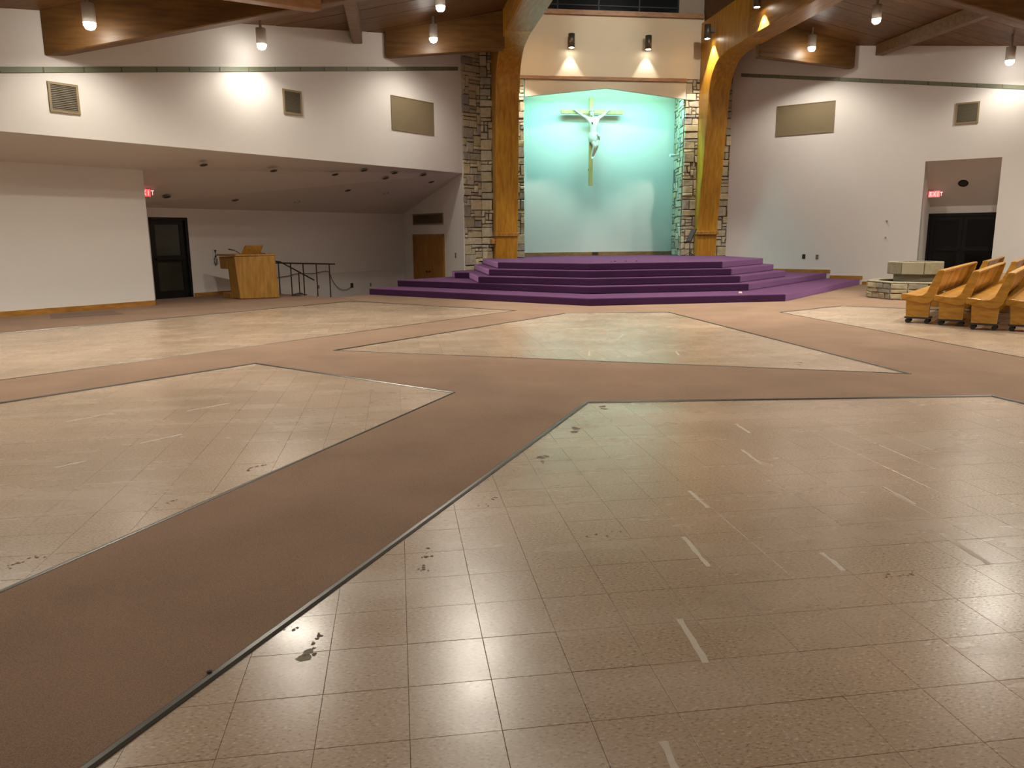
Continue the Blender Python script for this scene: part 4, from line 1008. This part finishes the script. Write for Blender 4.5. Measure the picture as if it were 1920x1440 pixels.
m = MB(); m.tube([(-0.205, Y-.145, 5.46), (-0.20, Y-.155, 5.43), (-0.19, Y-.145, 5.38)], [.02, .035, .012], 8); m.build('wound', 'statue_wound', t, True)

# ================================================================== SMALL SANCTUARY THINGS
t = thing('reading_stand', (2.72, -0.2, 0.89), 'small dark maroon book stand beside the right timber arch', 'stand')
m = MB(); c = Vector((2.75, -0.2, 1.56)); m.box(c, (0.25, -0.9, 0.1), (0.42, 0.05, 0.9), (0.9, 0.2, -0.42), 0.14, 0.24, 0.02); m.build('desk', 'maroon', t)
m = MB(); m.box(Vector((2.62, -0.2, 1.36)), (0.25, -0.9, 0.1), (0.9, 0.2, -0.3), (0, 0, 1), 0.14, 0.05, 0.015); m.build('lip', 'maroon', t)
m = MB(); m.tube([(2.72, -0.2, 0.91), (2.72, -0.2, 1.50)], 0.014, 8); m.build('pole', 'rail_metal', t)
for a in range(3):
    m = MB(); an = a*2.094+0.4; m.tube([(2.72, -0.2, 1.02), (2.72+0.24*math.cos(an), -0.2+0.24*math.sin(an), 0.90)], 0.009, 6); m.build('leg', 'rail_metal', t)
m = MB(); m.tube([(2.86, 1.5, 4.36), (2.62, 1.42, 4.33), (2.50, 1.38, 4.32)], [0.03, 0.05, 0.055], 12)
tag(m.build('spot_camera', 'white_plastic'), 'small white camera fixed to the stone side of the alcove', 'camera')
m = MB(); m.abox(-3.98, -3.86, -0.1, 0.3, 1.36, 1.52); bevel(tag(m.build('wood_bracket', 'oak'), 'small wooden bracket on the left side of the left arch leg', 'bracket'), 0.01, 1)
m = MB(); m.abox(-0.02, 0.20, 2.262, 2.276, 0.93, 1.01); tag(m.build('floor_outlet', 'dark_plastic'), 'dark outlet in the alcove baseboard below the crucifix', 'outlet')

# ================================================================== FLOOR MARKS
def blob(m, cx, cy, r, rr_, z):
    n = 9; m.poly([(cx+r*rr_.uniform(.55, 1.2)*math.cos(2*math.pi*k/n), cy+r*rr_.uniform(.55, 1.2)*math.sin(2*math.pi*k/n), z) for k in range(n)])
def mark(pts, n, spread, size, mat, seed):
    r = random.Random(seed); m = MB()
    for k in range(n):
        s = r.random(); a = Vector(pts[0])*(1-s)+Vector(pts[1])*s
        blob(m, a.x+r.gauss(0, spread), a.y+r.gauss(0, spread), size*r.uniform(.25, 1.0), r, 0.0012+0.00002*k)
    o = m.build('stain', mat, floor, fix=False); o['kind'] = 'stuff'
MK = [((-7.47, -22.62), (-7.44, -22.50), 9, .006, .024, 'residue_green'), ((-7.45, -22.60), (-7.42, -22.36), 16, .012, .012, 'residue'), ((-6.97, -21.86), (-6.93, -21.58), 14, .014, .012, 'residue'), ((-7.61, -22.35), (-7.5, -22.35), 5, .01, .012, 'residue'),
      ((-6.05, -20.15), (-6.02, -19.95), 8, .02, .032, 'residue'), ((-5.62, -19.36), (-5.58, -19.18), 9, .014, .034, 'residue'), ((-5.16, -18.52), (-5.14, -18.38), 8, .012, .032, 'residue'), ((-6.55, -21.0), (-6.5, -20.75), 10, .03, .010, 'residue'),
      ((-8.64, -20.72), (-8.46, -20.55), 9, .02, .013, 'residue'), ((-8.15, -19.95), (-7.98, -19.78), 9, .02, .015, 'residue'), ((-9.05, -21.5), (-8.93, -21.36), 12, .015, .014, 'residue'), ((-6.10, -21.58), (-5.9, -21.56), 8, .02, .010, 'residue'),
      ((-4.80, -22.29), (-4.62, -22.28), 12, .012, .010, 'residue'), ((-3.35, -17.12), (-3.2, -17.1), 4, .03, .022, 'residue'), ((-1.6, -17.2), (-1.45, -17.15), 6, .03, .022, 'residue'), ((-2.2, -16.6), (-2.0, -16.3), 5, .04, .025, 'residue'),
      ((-6.6, -20.62), (-6.45, -20.5), 6, .03, .010, 'residue'), ((-6.4, -20.4), (-5.4, -19.0), 14, .12, .009, 'residue'), ((-7.4, -17.8), (-6.9, -17.7), 5, .08, .016, 'residue'), ((-8.6, -19.2), (-7.6, -18.6), 8, .15, .012, 'residue')]
for i, (a, b, n, sp, sz, mt) in enumerate(MK): mark(((*a, 0), (*b, 0)), n, sp, sz, mt, 100+i)
TP = [((-5.91, -22.53), (-5.93, -22.88)), ((-5.56, -21.66), (-5.58, -22.05)), ((-4.2, -19.30), (-4.22, -19.62)), ((-4.5, -20.08), (-4.53, -20.48)), ((-3.99, -21.05), (-4.0, -21.40)), ((-4.16, -21.84), (-4.21, -22.25)), ((-6.25, -23.30), (-6.26, -23.60)),
      ((-5.25, -20.93), (-5.25, -21.25)), ((-4.94, -21.98), (-4.95, -22.2)), ((-9.54, -19.66), (-9.38, -19.52)), ((-9.14, -19.06), (-8.88, -18.81)), ((-10.05, -18.15), (-9.76, -17.85)), ((-9.08, -17.89), (-8.75, -17.59)),
      ((-10.6, -12.4), (-10.1, -11.9)), ((-9.0, -10.8), (-8.4, -10.2)), ((-8.0, -12.2), (-7.5, -11.7)), ((-11.5, -11.2), (-11.0, -10.7)), ((-7.4, -8.6), (-6.8, -8.0)), ((-3.2, -12.1), (-2.9, -12.0)), ((-3.6, -13.6), (-3.4, -13.2)), ((-4.5, -15.3), (-4.4, -14.9)), ((-3.3, -15.5), (-3.2, -15.1))]
for i, (a, b) in enumerate(TP):
    a = Vector((*a, 0.0011)); b = Vector((*b, 0.0011)); d = (b-a).normalized(); n = Vector((-d.y, d.x, 0))*0.016; r = random.Random(i); m = MB()
    L_, R2 = [], []
    for k in range(7):
        p = a+(b-a)*(k/6); L_.append(p+n*r.uniform(.5, 1.15)); R2.append(p-n*r.uniform(.5, 1.15))
    m.poly(L_+R2[::-1]); o = m.build('tape_residue', 'scuff_pale', floor, fix=False)
# darker mat on the carpet in front of the partition
m = MB(); m.flat([(-14.6, -7.25), (-13.55, -6.6), (-13.0, -7.5), (-14.2, -8.2)], CZ, CZ+0.006); tag(m.build('floor_mat', 'dark_mat'), 'thin darker brown mat on the carpet before the left partition', 'mat')
m = MB(); blob(m, -7.80, -22.66, 0.02, random.Random(3), CZ+0.012); m = MB(); m.lathe((-7.80, -22.66, 0.012), [(0.010, 0), (0.011, .005), (0.005, .009)], 7)
tag(m.build('dirt_clod', 'dark_plastic'), 'tiny dark clod on the metal carpet edge at lower left', 'debris')
m = MB(); m.lathe((-4.62, -23.02, 0.0), [(0.006, 0), (0.007, .003), (0.003, .006)], 7); tag(m.build('paper_speck', 'white_plastic'), 'tiny white speck on the tile at lower right', 'debris')
